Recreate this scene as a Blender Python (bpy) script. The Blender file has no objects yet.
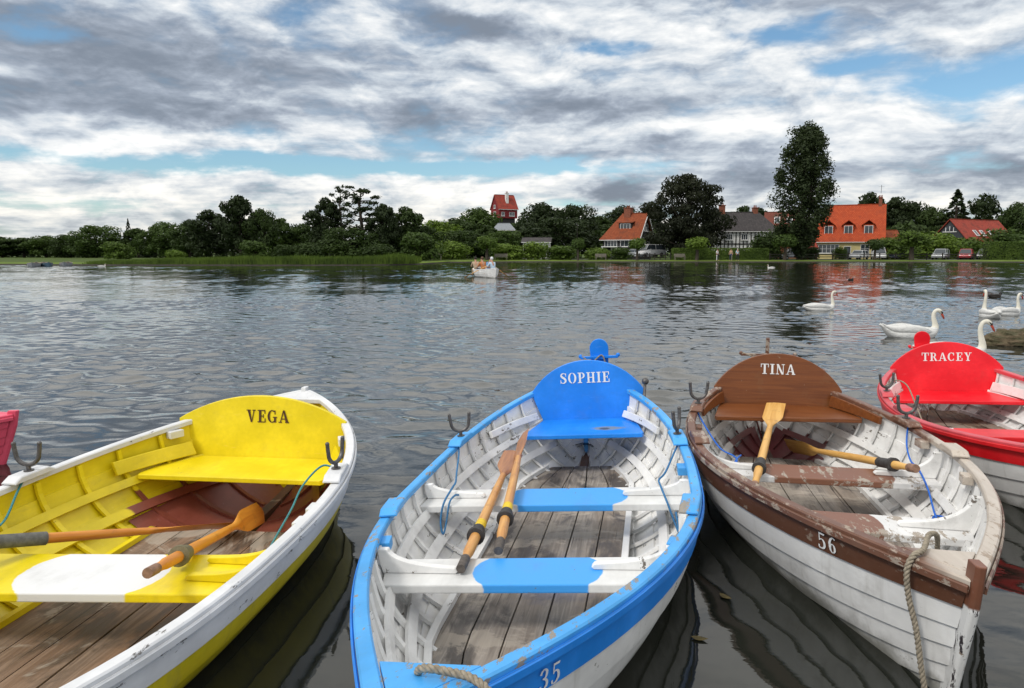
import bpy, bmesh, math, random
from mathutils import Vector, Matrix, noise as mnoise
R = math.radians
C = bpy.context.scene.collection
rnd = random.Random(11)

# ------------------------------------------------------------------ camera numbers
F_PX, CAM_H, HOR = 700.0, 1.5, 252.0
PITCH = math.atan((344 - HOR) / F_PX)
CP, SP = math.cos(PITCH), math.sin(PITCH)
def ray(px, py):
    dx = (px - 512) / F_PX; du = (344 - py) / F_PX
    return Vector((dx, CP + du * SP, -SP + du * CP))
def at(px, py, Y):
    r = ray(px, py); s = Y / r.y
    return Vector((r.x * s, Y, CAM_H + r.z * s))
def ppm(Y): return F_PX / Y

# ------------------------------------------------------------------ node helpers
class NT:
    def __init__(s, tree):
        s.t = tree; s.n = tree.nodes; s.l = tree.links; s.n.clear()
    def new(s, typ, **kw):
        n = s.n.new(typ)
        for k, v in kw.items(): setattr(n, k, v)
        return n
    def put(s, sock, v):
        if v is None: return
        if hasattr(v, 'links') or isinstance(v, bpy.types.NodeSocket): s.l.new(v, sock)
        else:
            if sock.type == 'RGBA' and len(v) == 3: v = (*v, 1)
            sock.default_value = v
    def m(s, op, a, b=None, c=None, clamp=False):
        n = s.new('ShaderNodeMath', operation=op); n.use_clamp = clamp
        s.put(n.inputs[0], a); s.put(n.inputs[1], b)
        if c is not None: s.put(n.inputs[2], c)
        return n.outputs[0]
    def mix(s, f, a, b, blend='MIX'):
        n = s.new('ShaderNodeMix', data_type='RGBA', blend_type=blend)
        s.put(n.inputs[0], f); s.put(n.inputs[6], a); s.put(n.inputs[7], b)
        return n.outputs[2]
    def noise(s, vec, scale, detail=3, rough=.5, dist=0.0, out=0):
        n = s.new('ShaderNodeTexNoise'); s.put(n.inputs['Vector'], vec)
        n.inputs['Scale'].default_value = scale; n.inputs['Detail'].default_value = detail
        n.inputs['Roughness'].default_value = rough; n.inputs['Distortion'].default_value = dist
        return n.outputs[out]
    def mapv(s, vec, scale=(1, 1, 1), loc=(0, 0, 0), rot=(0, 0, 0)):
        n = s.new('ShaderNodeMapping'); s.put(n.inputs['Vector'], vec)
        n.inputs['Scale'].default_value = scale; n.inputs['Location'].default_value = loc
        n.inputs['Rotation'].default_value = rot
        return n.outputs[0]
    def sstep(s, v, lo, hi, a=0.0, b=1.0):
        n = s.new('ShaderNodeMapRange', interpolation_type='SMOOTHSTEP'); s.put(n.inputs[0], v)
        n.inputs[1].default_value = lo; n.inputs[2].default_value = hi
        n.inputs[3].default_value = a; n.inputs[4].default_value = b
        return n.outputs[0]
    def ramp(s, f, stops):
        n = s.new('ShaderNodeValToRGB'); s.put(n.inputs[0], f); e = n.color_ramp.elements
        while len(e) < len(stops): e.new(.5)
        for k, (p, c) in enumerate(stops): e[k].position = p; e[k].color = (*c, 1)
        return n.outputs[0]
    def objco(s): return s.new('ShaderNodeTexCoord').outputs['Object']
    def sep(s, v):
        n = s.new('ShaderNodeSeparateXYZ'); s.put(n.inputs[0], v); return n.outputs
    def comb(s, x, y, z):
        n = s.new('ShaderNodeCombineXYZ'); s.put(n.inputs[0], x); s.put(n.inputs[1], y); s.put(n.inputs[2], z)
        return n.outputs[0]
    def bump(s, h, strength=.3, dist=.01):
        n = s.new('ShaderNodeBump'); n.inputs['Strength'].default_value = strength
        n.inputs['Distance'].default_value = dist; s.put(n.inputs['Height'], h); return n.outputs[0]
    def out(s, col, rough=.5, bump=None, metal=0.0, spec=.5, coat=0.0):
        p = s.new('ShaderNodeBsdfPrincipled'); s.put(p.inputs['Base Color'], col)
        s.put(p.inputs['Roughness'], rough); p.inputs['Metallic'].default_value = metal
        p.inputs['Specular IOR Level'].default_value = spec; p.inputs['Coat Weight'].default_value = coat
        if bump is not None: s.put(p.inputs['Normal'], bump)
        o = s.new('ShaderNodeOutputMaterial'); s.l.new(p.outputs[0], o.inputs[0]); return p
def mat(name):
    m = bpy.data.materials.new(name); m.use_nodes = True
    return m, NT(m.node_tree)

def paint(name, col, wear=.25, under=(.30, .27, .23), rough=.38, dirt=.25, scale=1.0, stretch=(1, .35, 1), second=None, weed=False):
    """brushed marine paint: faded patches, chips down to the wood, scuffs and dirt"""
    m, n = mat(name); co = n.objco()
    fade = n.noise(co, 3.2 * scale, 4, .6)
    c = n.mix(n.sstep(fade, .35, .7), tuple(x * .86 for x in col), tuple(min(1, x * 1.06 + .012) for x in col))
    brush = n.noise(n.mapv(co, (40, 6, 40)), 1.0, 3, .6)
    c = n.mix(n.sstep(brush, .3, .75, 0, .22), c, tuple(x * .70 for x in col))
    scuff = n.noise(n.mapv(co, (6, 34, 34), (1, 8, 2)), 1.6, 5, .7); c = n.mix(n.sstep(scuff, .60, .70, 0, .16), c, tuple(min(1, x * .8 + .22) for x in col))
    if second: c = second(n, co, c)
    grime = n.noise(n.mapv(co, (1, .6, 1), (3, 7, 1)), 6 * scale, 6, .68)
    c = n.mix(n.sstep(grime, .52, .78, 0, dirt), c, (.13, .115, .09))
    if weed:
        z = n.sep(co)[2]; f = n.m('ADD', z, n.m('MULTIPLY', n.m('SUBTRACT', n.noise(co, 7, 5, .65), .5), .16))
        c = n.mix(n.sstep(f, .0, .09, .75, 0), c, (.07, .065, .035))
        f2 = n.noise(n.mapv(co, (14, 14, 1.5), (2, 2, 2)), 1, 4, .6); c = n.mix(n.sstep(f2, .52, .75, 0, .30), c, (.20, .18, .14))
    chip = n.noise(n.mapv(co, stretch, (9, 2, 5)), 21 * scale, 7, .72)
    big = n.noise(co, 2.1 * scale, 3, .5)
    cm = n.sstep(n.m('ADD', chip, n.m('MULTIPLY', big, .32)), .93 - .30 * wear, .955 - .30 * wear)
    c = n.mix(cm, c, n.mix(n.noise(co, 60, 2), tuple(x * .6 for x in under), under))
    h = n.m('SUBTRACT', n.m('MULTIPLY', brush, .35), n.m('MULTIPLY', cm, .9))
    n.out(c, n.m('ADD', rough, n.m('MULTIPLY', cm, .3)), n.bump(h, .35, .004), spec=.45)
    return m
def weathered(name, a=(.19, .168, .15), b=(.37, .335, .30), stain=(.065, .058, .055), warm=(.24, .185, .14), spot=None):
    m, n = mat(name); co = n.objco()
    g = n.noise(n.mapv(co, (38, 2.2, 38)), 1, 6, .65, 1.2)
    c = n.mix(n.sstep(g, .3, .72), a, b)
    plank = n.noise(n.mapv(co, (5.5, .12, 0)), 1, 0)
    c = n.mix(n.sstep(plank, .35, .65, 0, .55), c, warm)
    st = n.noise(n.mapv(co, (1.6, .8, 1)), 3.2, 6, .62, .6)
    c = n.mix(n.sstep(st, .45, .60, 0, .80), c, stain)
    st2 = n.noise(n.mapv(co, (1, 1, 1), (5, 1, 2)), 2.0, 6, .66, 1.0)
    c = n.mix(n.sstep(st2, .52, .57, 0, .55), c, (.43, .38, .32))
    if spot: c = spot(n, co, c)
    crack = n.noise(n.mapv(co, (70, 1.2, 70), (2, 2, 2)), 1, 3, .5, .5)
    cm = n.sstep(crack, .66, .72)
    c = n.mix(n.m('MULTIPLY', cm, .8), c, (.025, .02, .018))
    n.out(c, n.sstep(st, .4, .7, .75, .42), n.bump(n.m('SUBTRACT', g, cm), .5, .006), spec=.35)
    return m
def varnish(name, a=(.50, .215, .045), b=(.68, .36, .09), axis=2, rough=.32, wear=.0):
    m, n = mat(name); co = n.objco()
    s = [42, 42, 42]; s[axis] = 2.5
    g = n.noise(n.mapv(co, tuple(s)), 1, 5, .6, .8)
    c = n.mix(n.sstep(g, .3, .7), a, b)
    d = n.noise(co, 7, 5, .65)
    c = n.mix(n.sstep(d, .55, .75, 0, .55), c, (.19, .09, .035))
    ch = n.noise(n.mapv(co, (1, 1, 1), (4, 4, 4)), 26, 5, .7)
    c = n.mix(n.sstep(ch, .68 - wear * .15, .72 - wear * .15, 0, .7), c, (.34, .27, .19))
    n.out(c, n.m('ADD', rough, n.m('MULTIPLY', g, .15)), n.bump(g, .18, .003), spec=.5)
    return m
def plain(name, col, rough=.6, var=.25, scale=20, metal=0.0, spec=.4, bump=.15):
    m, n = mat(name); co = n.objco()
    g = n.noise(co, scale, 5, .62)
    c = n.mix(n.sstep(g, .3, .72), tuple(x * (1 - var) for x in col), tuple(min(1, x * (1 + var * .6)) for x in col))
    n.out(c, rough, n.bump(g, bump, .006), metal=metal, spec=spec)
    return m

# ------------------------------------------------------------------ mesh builder
class MB:
    def __init__(s): s.v = []; s.f = []; s.mi = []
    def add(s, vs, fs, mi=0):
        o = len(s.v); s.v += [tuple(p) for p in vs]
        for f in fs: s.f.append(tuple(i + o for i in f)); s.mi.append(mi)
    def box(s, c, d, rz=0, mi=0, M=None):
        x, y, z = d[0] / 2, d[1] / 2, d[2] / 2
        P = [Vector((i * x, j * y, k * z)) for k in (-1, 1) for j in (-1, 1) for i in (-1, 1)]
        T = M if M is not None else Matrix.Rotation(rz, 4, 'Z')
        P = [T @ p + Vector(c) for p in P]
        s.add(P, [(0, 2, 3, 1), (4, 5, 7, 6), (0, 1, 5, 4), (1, 3, 7, 5), (3, 2, 6, 7), (2, 0, 4, 6)], mi)
    def hexa(s, P, mi=0):     # bottom 4 (ccw seen from above), top 4
        s.add(P, [(3, 2, 1, 0), (4, 5, 6, 7), (0, 1, 5, 4), (1, 2, 6, 5), (2, 3, 7, 6), (3, 0, 4, 7)], mi)
    def rings(s, rings, close=True, cap=True, mi=0):
        n = len(rings[0]); o = len(s.v)
        for r in rings: s.v += [tuple(p) for p in r]
        for i in range(len(rings) - 1):
            for j in range(n if close else n - 1):
                k = (j + 1) % n
                s.f.append((o + i * n + j, o + i * n + k, o + (i + 1) * n + k, o + (i + 1) * n + j)); s.mi.append(mi)
        if cap:
            s.f.append(tuple(o + j for j in reversed(range(n)))); s.mi.append(mi)
            e = o + (len(rings) - 1) * n
            s.f.append(tuple(e + j for j in range(n))); s.mi.append(mi)
    def tube(s, path, rad, n=8, mi=0, sx=1.0):
        path = [Vector(p) for p in path]; m = len(path)
        if not hasattr(rad, '__len__'): rad = [rad] * m
        t0 = (path[1] - path[0]).normalized()
        ref = Vector((0, 0, 1)) if abs(t0.z) < .9 else Vector((1, 0, 0))
        nx = (ref - t0 * ref.dot(t0)).normalized(); out = []
        for i in range(m):
            t = (path[min(i + 1, m - 1)] - path[max(i - 1, 0)]).normalized()
            nx = (nx - t * nx.dot(t)).normalized(); ny = t.cross(nx)
            out.append([path[i] + (nx * math.cos(a) * sx + ny * math.sin(a)) * rad[i] for a in (2 * math.pi * k / n for k in range(n))])
        s.rings(out, mi=mi)
    def prism(s, poly, fn, d0, d1, mi=0):
        """poly 2D, fn(x, y, d) -> 3D, extruded between d0 and d1"""
        n = len(poly); A = [fn(x, y, d0) for x, y in poly]; B = [fn(x, y, d1) for x, y in poly]
        s.add(A + B, [tuple(reversed(range(n))), tuple(range(n, 2 * n))] + [(i, (i + 1) % n, n + (i + 1) % n, n + i) for i in range(n)], mi)
    def ball(s, c, r, nu=12, nv=8, mi=0):
        if not hasattr(r, '__len__'): r = (r, r, r)
        rg = []
        for i in range(nv + 1):
            a = math.pi * (i + .02) / (nv + .04) - math.pi / 2
            rg.append([(c[0] + r[0] * math.cos(a) * math.cos(b), c[1] + r[1] * math.cos(a) * math.sin(b), c[2] + r[2] * math.sin(a)) for b in (2 * math.pi * k / nu for k in range(nu))])
        s.rings(rg, mi=mi)
    def build(s, name, mats, parent=None, smooth=False, bevel=0, fix=True):
        me = bpy.data.meshes.new(name); me.from_pydata(s.v, [], s.f)
        if not isinstance(mats, (list, tuple)): mats = [mats]
        for m in mats: me.materials.append(m)
        me.polygons.foreach_set('material_index', s.mi)
        if fix:
            bm = bmesh.new(); bm.from_mesh(me); bmesh.ops.recalc_face_normals(bm, faces=bm.faces); bm.to_mesh(me); bm.free()
        if smooth is not False:
            me.polygons.foreach_set('use_smooth', [True] * len(me.polygons))
            if smooth is not True: me.set_sharp_from_angle(angle=R(smooth))
        me.update()
        o = bpy.data.objects.new(name, me); C.objects.link(o)
        if parent is not None: o.parent = parent
        if bevel:
            b = o.modifiers.new('edge', 'BEVEL'); b.width = bevel; b.segments = 2; b.limit_method = 'ANGLE'; b.angle_limit = R(40)
        return o
def tag(o, label=None, cat=None, group=None, kind=None):
    if label: o['label'] = label
    if cat: o['category'] = cat
    if group: o['group'] = group
    if kind: o['kind'] = kind
    return o
def empty(name, loc, rot=(0, 0, 0), **kw):
    o = bpy.data.objects.new(name, None); C.objects.link(o); o.location = loc; o.rotation_euler = rot
    o.empty_display_size = .2
    return tag(o, **kw)
def copy_tree(o, parent=None):
    c = o.copy(); C.objects.link(c); c.parent = parent
    for ch in list(o.children): copy_tree(ch, c)
    return c
def spline(P, k=8):
    P = [Vector(p) for p in P]; Q = [P[0] * 2 - P[1]] + P + [P[-1] * 2 - P[-2]]; out = []
    for i in range(1, len(Q) - 2):
        a, b, c, d = Q[i - 1:i + 3]
        for j in range(k):
            t = j / k
            out.append(.5 * ((2 * b) + (c - a) * t + (2 * a - 5 * b + 4 * c - d) * t * t + (3 * b - a - 3 * c + d) * t ** 3))
    return out + [P[-1]]

# ------------------------------------------------------------------ lettering: slab-serif stencil glyphs as polygons
def rct(x0, y0, x1, y1): return [(x0, y0), (x1, y0), (x1, y1), (x0, y1)]
def strk(pts, ws):
    L, Rr = [], []; P = [Vector((x, y, 0)) for x, y in pts]; n = len(P)
    if not hasattr(ws, '__len__'): ws = [ws] * n
    sp = spline(P, 5); m = len(sp)
    q = []
    for i in range(m):
        t = (sp[min(i + 1, m - 1)] - sp[max(i - 1, 0)]).normalized(); nn = Vector((-t.y, t.x, 0))
        f = i / 5; k = min(int(f), n - 2); w = ws[k] + (ws[k + 1] - ws[k]) * (f - k)
        L.append(sp[i] + nn * w / 2); Rr.append(sp[i] - nn * w / 2)
    return [[(L[i].x, L[i].y), (Rr[i].x, Rr[i].y), (Rr[i + 1].x, Rr[i + 1].y), (L[i + 1].x, L[i + 1].y)] for i in range(m - 1)]
def ring(cx, cy, rx, ry, tx, ty, a0, a1, n=14):
    out = []
    for i in range(n):
        a, b = (R(a0 + (a1 - a0) * k / n) for k in (i, i + 1))
        p = lambda w, ex, ey: (cx + (rx - ex) * math.cos(w), cy + (ry - ey) * math.sin(w))
        out.append([p(a, 0, 0), p(b, 0, 0), p(b, tx, ty), p(a, tx, ty)])
    return out
T_, S_ = .19, .075
def ser(x, w, y): return rct(x - w / 2, y, x + w / 2, y + S_)
GL = {
 'I': (.46, [rct(.135, 0, .325, 1), ser(.23, .42, 0), ser(.23, .42, 1 - S_)]),
 'H': (.86, [rct(.11, 0, .29, 1), rct(.57, 0, .75, 1), rct(.29, .47, .57, .55), ser(.2, .38, 0), ser(.2, .38, 1 - S_), ser(.66, .38, 0), ser(.66, .38, 1 - S_)]),
 'E': (.74, [rct(.12, 0, .31, 1), rct(0, 0, .68, S_), rct(0, 1 - S_, .66, 1), rct(.31, .47, .5, .54), rct(.46, .36, .52, .66), rct(.6, S_, .68, .32), rct(.58, .70, .66, 1 - S_)]),
 'T': (.76, [rct(.28, 0, .47, 1), rct(0, 1 - S_, .75, 1), rct(0, .66, .07, 1 - S_), rct(.68, .66, .75, 1 - S_), ser(.375, .42, 0)]),
 'N': (.86, [rct(.12, 0, .19, 1), rct(.66, 0, .73, 1), [(.05, 1), (.27, 1), (.73, 0), (.55, 0)], ser(.155, .3, 0), ser(.69, .3, 1 - S_)]),
 'A': (.86, [[(.36, 1), (.5, 1), (.82, 0), (.6, 0)], [(.36, 1), (.43, .9), (.17, 0), (.09, 0)], rct(.22, .27, .6, .34), ser(.13, .3, 0), ser(.71, .32, 0)]),
 'V': (.86, [[(.09, 1), (.31, 1), (.5, 0), (.38, 0)], [(.62, 1), (.7, 1), (.5, 0), (.43, 0)], ser(.2, .36, 1 - S_), ser(.66, .28, 1 - S_)]),
 'Y': (.84, [[(.08, 1), (.29, 1), (.49, .44), (.33, .44)], [(.62, 1), (.7, 1), (.49, .44), (.41, .47)], rct(.32, 0, .5, .46), ser(.19, .34, 1 - S_), ser(.66, .28, 1 - S_), ser(.41, .4, 0)]),
 'P': (.74, [rct(.12, 0, .31, 1), ser(.2, .42, 0), rct(0, 1 - S_, .4, 1), rct(.31, .44, .4, .5)] + ring(.4, .72, .29, .28, .18, .07, -90, 90)),
 'R': (.84, [rct(.12, 0, .3, 1), ser(.2, .4, 0), rct(0, 1 - S_, .4, 1), rct(.3, .46, .4, .53)] + ring(.4, .73, .27, .27, .17, .07, -90, 90) + [[(.38, .48), (.55, .48), (.78, 0), (.58, 0)], rct(.6, 0, .82, S_)]),
 'O': (.84, ring(.4, .5, .39, .51, .19, .06, 95, 265) + ring(.42, .5, .39, .51, .19, .06, -85, 85)),
 'C': (.78, ring(.4, .5, .39, .51, .19, .07, 50, 310, 20) + [rct(.6, .66, .68, .98), rct(.6, .05, .66, .28)]),
 'G': (.86, ring(.4, .5, .39, .51, .19, .07, 50, 305, 20) + [rct(.6, .66, .68, .98), rct(.56, .02, .73, .44), rct(.46, .40, .82, .47)]),
 'S': (.68, strk([(.57, .70), (.52, .9), (.33, .965), (.16, .88), (.13, .73), (.26, .58), (.44, .46), (.54, .28), (.46, .1), (.28, .035), (.12, .1), (.07, .3)], [.05, .06, .07, .13, .17, .2, .2, .18, .13, .07, .06, .05]) + [rct(.54, .66, .6, .99), rct(.04, .02, .1, .34)]),
 '3': (.62, strk([(.08, .76), (.14, .92), (.3, .97), (.44, .87), (.45, .7), (.36, .57), (.2, .53)], [.12, .1, .07, .14, .16, .1, .06]) + strk([(.24, .53), (.42, .45), (.5, .28), (.42, .1), (.26, .03), (.1, .08), (.07, .24)], [.06, .12, .17, .14, .07, .1, .12])),
 '5': (.62, [rct(.1, .5, .17, 1), [(.1, .9), (.5, .88), (.54, 1), (.1, 1)]] + strk([(.13, .53), (.28, .62), (.45, .52), (.5, .32), (.42, .1), (.24, .03), (.1, .07), (.06, .22)], [.05, .07, .14, .17, .14, .07, .1, .12])),
 '6': (.64, strk([(.5, .9), (.38, .98), (.22, .88), (.12, .6), (.12, .3)], [.1, .07, .13, .16, .16]) + ring(.3, .31, .24, .3, .15, .06, -178, 178, 18)),
}
def lettering(mb, text, fn, size, gap=.1):
    """fn(x, y, d): metres right of centre, metres up from base, lift"""
    W = sum(GL[c][0] + gap for c in text) - gap; x = -W / 2; k = 0
    for c in text:
        for poly in GL[c][1]:
            k += 1; d = .0016 + .00012 * (k % 9)
            mb.add([fn((px + x) * size, py * size, d) for px, py in poly], [tuple(range(len(poly)))])
        x += GL[c][0] + gap

# ================================================================== ROWING BOATS
class Hull:
    def __init__(s, cx, cy, a, L, B, F, sb, ss, pb, ps, ro=0.0, qb=1.0, qs=1.0, draft=.20):
        s.cx, s.cy, s.a, s.L, s.B, s.F, s.sb, s.ss, s.pb, s.ps, s.ro, s.qb, s.qs, s.draft = cx, cy, a, L - .05, B - .045, F - .028, sb, ss, pb, ps, ro, qb, qs, draft
    def hb(s, u):
        t = max(-1, min(1, u / (s.L / 2))); p, q = (s.pb, s.qb) if t < 0 else (s.ps, s.qs)
        return s.B / 2 * max(0, 1 - abs(t) ** p) ** q
    def gz(s, u):
        t = max(-1, min(1, u / (s.L / 2))); return s.F + (s.sb if t < 0 else s.ss) * t * t
    def raw(s, u, ph):
        t = max(-1, min(1, u / (s.L / 2))); b = s.hb(u); zg = s.gz(u); zk = -s.draft + .09 * abs(t) ** 5
        th = ph * math.pi / 2; e = abs(t) ** 3 * .8
        S = math.sin(th) * (1 - e) + ph * e; H = (1 - math.cos(th)) * (1 - e) + ph * e
        return Vector((b * S, u * (1 - .075 * abs(t) ** 6 * (1 - H)), zk + (zg - zk) * H))
    def nrm(s, u, ph):
        uu = max(-.97 * s.L / 2, min(.97 * s.L / 2, u)); p = max(.02, min(1.0, ph)); d = .01
        a = s.raw(uu + d, p) - s.raw(uu - d, p); b = s.raw(uu, p + d) - s.raw(uu, p - d)
        n = a.cross(b); n.normalize()
        return n if n.x > 0 or (abs(n.x) < 1e-6 and n.z < 0) else -n
    def pt(s, u, ph, side=1, off=0.0):
        P = s.raw(u, ph)
        if off: P = P + s.nrm(u, ph) * off
        P.x = max(P.x, .004); P.x *= side
        return P
    def ph_z(s, u, z, side=1, roll=False):
        lo, hi = 0.0, 1.0
        for _ in range(26):
            m = (lo + hi) / 2; P = s.raw(u, m); zz = P.z - (side * P.x * math.tan(s.ro) if roll else 0)
            if zz < z: lo = m
            else: hi = m
        return lo
    def inner(s, u, z, off=-.030):
        return s.pt(u, s.ph_z(u, z), 1, off).x
    def stations(s, n=56, k=.985):
        return [s.L / 2 * k * math.sin(math.pi / 2 * (-1 + 2 * i / (n - 1))) for i in range(n)]
    def outline(s, n=40):
        w = []
        for sd in (1, -1):
            us = s.stations(n, .93)
            if sd < 0: us = us[::-1]
            for u in us:
                P = s.pt(u, s.ph_z(u, 0.0, sd, True), sd, -.003); w.append(s.world(P))
        return w
    def mtx(s):
        return Matrix.Translation((s.cx, s.cy, 0)) @ Matrix.Rotation(-s.a, 4, 'Z') @ Matrix.Rotation(s.ro, 4, 'Y')
    def world(s, P): return s.mtx() @ Vector(P)

NS = 8
def strake_rows(H, us, side, k, off_hi=0.0, off_lo=.009, base=0.0):
    f0, f1 = k / NS, (k + 1) / NS
    return [[H.pt(u, f0 + .004 if k else .01, side, base + off_lo) for u in us], [H.pt(u, (f0 + f1) / 2, side, base + (off_hi + off_lo) / 2 + .001) for u in us], [H.pt(u, f1, side, base + off_hi) for u in us]]
def build_hull(H, root, m_out, m_in, m_sheer, m_low=None, name='hull'):
    us = H.stations(60)
    mb = MB(); sh = [MB(), MB()]
    for si, sd in enumerate((1, -1)):
        for k in range(NS):
            tgt = sh[si] if (k == NS - 1 and m_sheer) else mb
            mi = 0 if not m_low else (0 if k >= NS - 3 else 2)
            rows = strake_rows(H, us, sd, k)
            tgt.rings(rows, close=False, cap=False, mi=mi)
            # step under the overlap
            lo = [H.pt(u, k / NS + .004 if k else .01, sd, .009) for u in us]; inn = [H.pt(u, k / NS + .004 if k else .01, sd, -.002) for u in us]
            tgt.rings([lo, inn], close=False, cap=False, mi=mi)
            rows = strake_rows(H, us, sd, k, base=-.016, off_hi=-.004, off_lo=.006)
            mb.rings(rows, close=False, cap=False, mi=1)
            mb.rings([[H.pt(u, (k + 1) / NS, sd, -.020) for u in us], [H.pt(u, (k + 1) / NS + (.004 if k < NS - 1 else 0), sd, -.010) for u in us]], close=False, cap=False, mi=1)
    o = mb.build(name, [m_out, m_in] + ([m_low] if m_low else []), root, smooth=28, fix=False)
    if m_sheer:
        for b in sh: b.build('sheer_strake', m_sheer, root, smooth=28, fix=False)
    return o
def rail(H, us, sd, w_in, w_out, z0, z1, closed_end=True):
    rg = []
    for u in us:
        P = H.pt(u, 1.0, sd); n = H.nrm(u, 1.0); n = Vector((n.x * sd, n.y, 0)).normalized()
        a = P + n * w_out; b = P - n * w_in
        if b.x * sd < .003: b.x = .003 * sd
        if a.x * sd < .004: a.x = .004 * sd
        rg.append([a + Vector((0, 0, z0)), a + Vector((0, 0, z1 - .006)), a - n * .006 + Vector((0, 0, z1)), b + n * .006 + Vector((0, 0, z1)), b + Vector((0, 0, z1 - .006)), b + Vector((0, 0, z0))])
    return rg
def batten(H, us, sd, z, h, th, off=-.028, zf=None):
    rg = []
    for u in us:
        zz = zf(u) if zf else z
        p0 = H.pt(u, H.ph_z(u, zz), sd, off); p1 = H.pt(u, H.ph_z(u, zz + h), sd, off)
        n = H.nrm(u, H.ph_z(u, zz + h / 2)); n = Vector((n.x * sd, n.y, n.z))
        rg.append([p0, p1, p1 - n * th, p0 - n * th])
    return rg
def frange(a, b, n): return [a + (b - a) * i / (n - 1) for i in range(n)]

def knee_on(mb, H, u, sd, zt, length=.34, th=.032, off=-.034):
    """curved wooden knee standing on the thwart end and running up the side to the gunwale"""
    zg = H.gz(u) - .01; pts = []
    for z in frange(zt, zg, 6): pts.append((H.pt(u, H.ph_z(u, z), 1, off).x, z))
    xo, zt0 = pts[0]; xg = pts[-1][0]
    hh = zg - zt
    curve = [(xg - .045, zg)]
    for i in range(1, 9):
        a = i / 9; ang = a * math.pi / 2
        curve.append((xg - .045 - (length - .05) * (1 - math.cos(ang)) * .98, zg - (hh - .028) * math.sin(ang)))
    curve += [(xo - length, zt + .024), (xo - length - .012, zt + .010), (xo - length, zt)]
    mb.prism(pts + curve, lambda x, y, d: Vector((x * sd, u + d, y)), -th / 2, th / 2)

def thwart(H, root, u0, u1, z, mats, skew=0.0, th=.038, knees=(0,), knee_mat=None, klen=.32):
    mb = MB(); n = 9
    def row(u, zz):
        return zz
    top = []; bot = []
    um = (u0 + u1) / 2
    def X(u, zz): return H.inner(u, zz, -.03)
    P = []
    for zz in (z - th, z):
        for (u, s) in ((u0, -1), (u0, 1), (u1, 1), (u1, -1)):
            x = s * X(u + skew * s * .6, zz); P.append(Vector((x, u + skew * x, zz)))
    mb.hexa(P)
    o = mb.build('thwart', mats, root, bevel=.006)
    for sd in (1, -1):
        for du in knees:
            k = MB(); knee_on(k, H, um + du + skew * sd * .6, sd, z + .001, length=klen); k.build('knee', knee_mat, o, bevel=.004)
    return o

def rowlock(H, root, u, sd, mats, rot, pad_mat, with_lock=True, dz=.034, plen=.24):
    zg = H.gz(u) + dz
    mb = MB(); us = frange(u - plen / 2, u + plen / 2, 7); rg = rail(H, us, sd, .072, .012, dz + .001, dz + .032)
    for i, f in ((0, .2), (6, .2)):
        for j in (1, 2, 3, 4): rg[i][j].z = rg[i][j].z - .022
    mb.rings(rg); pad = mb.build('rowlock_pad', pad_mat, root, bevel=.004)
    b = MB()      # chock under the rail on the inside
    if with_lock:
        P = H.pt(u, 1.0, sd); n = H.nrm(u, 1.0); c = P - Vector((n.x * sd, n.y, 0)).normalized() * .032; c.z = zg + .03
        pts = []
        for i in range(11):
            a = R(-180 + 180 * i / 10); pts.append(Vector((.047 * math.cos(a), 0, .075 + .047 * math.sin(a))))
        pts = [Vector((-.052, 0, .118)), Vector((-.050, 0, .095))] + pts + [Vector((.050, 0, .095)), Vector((.052, 0, .118))]
        M = Matrix.Translation(c) @ Matrix.Rotation(rot, 4, 'Z') @ Matrix.Scale(1.22, 4)
        k = MB(); k.tube([M @ p for p in spline(pts, 3)], .0105, 8)
        k.tube([M @ Vector((0, 0, -.03)), M @ Vector((0, 0, .03))], .011, 8); k.tube([M @ Vector((0, 0, -.002)), M @ Vector((0, 0, .006))], .024, 12)
        k.ball(M @ Vector((-.052, 0, .118)), .0115, 8, 6); k.ball(M @ Vector((.052, 0, .118)), .0115, 8, 6)
        k.build('rowlock', mats['iron'], root, smooth=40)
        return c
def strake_text(H, root, text, side, u, ph, size, m, flip):
    mb = MB()
    dl = (H.pt(u, ph + .01, side) - H.pt(u, ph - .01, side)).length / .02
    def fn(x, y, d): return H.pt(u + (x if not flip else -x), ph + y / dl, side, .010 + d)
    lettering(mb, text, fn, size, .16); mb.build('boat_number', m, root, fix=False)

def rope_mb(mb, path, r, pitch=.05, strands=3, n=6):
    sp = spline(path, 14); L = 0; prev = sp[0]; fr = []
    t0 = (sp[1] - sp[0]).normalized(); ref = Vector((0, 0, 1)) if abs(t0.z) < .9 else Vector((1, 0, 0)); nx = (ref - t0 * ref.dot(t0)).normalized()
    for i, p in enumerate(sp):
        L += (p - prev).length; prev = p
        t = (sp[min(i + 1, len(sp) - 1)] - sp[max(i - 1, 0)]).normalized(); nx = (nx - t * nx.dot(t)).normalized(); fr.append((p, nx.copy(), t.cross(nx), L))
    for k in range(strands):
        mb.tube([p + (a * math.cos(l / pitch * 2 * math.pi + k * 2 * math.pi / strands) + b * math.sin(l / pitch * 2 * math.pi + k * 2 * math.pi / strands)) * r * .55 for p, a, b, l in fr], r * .56, n)

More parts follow.
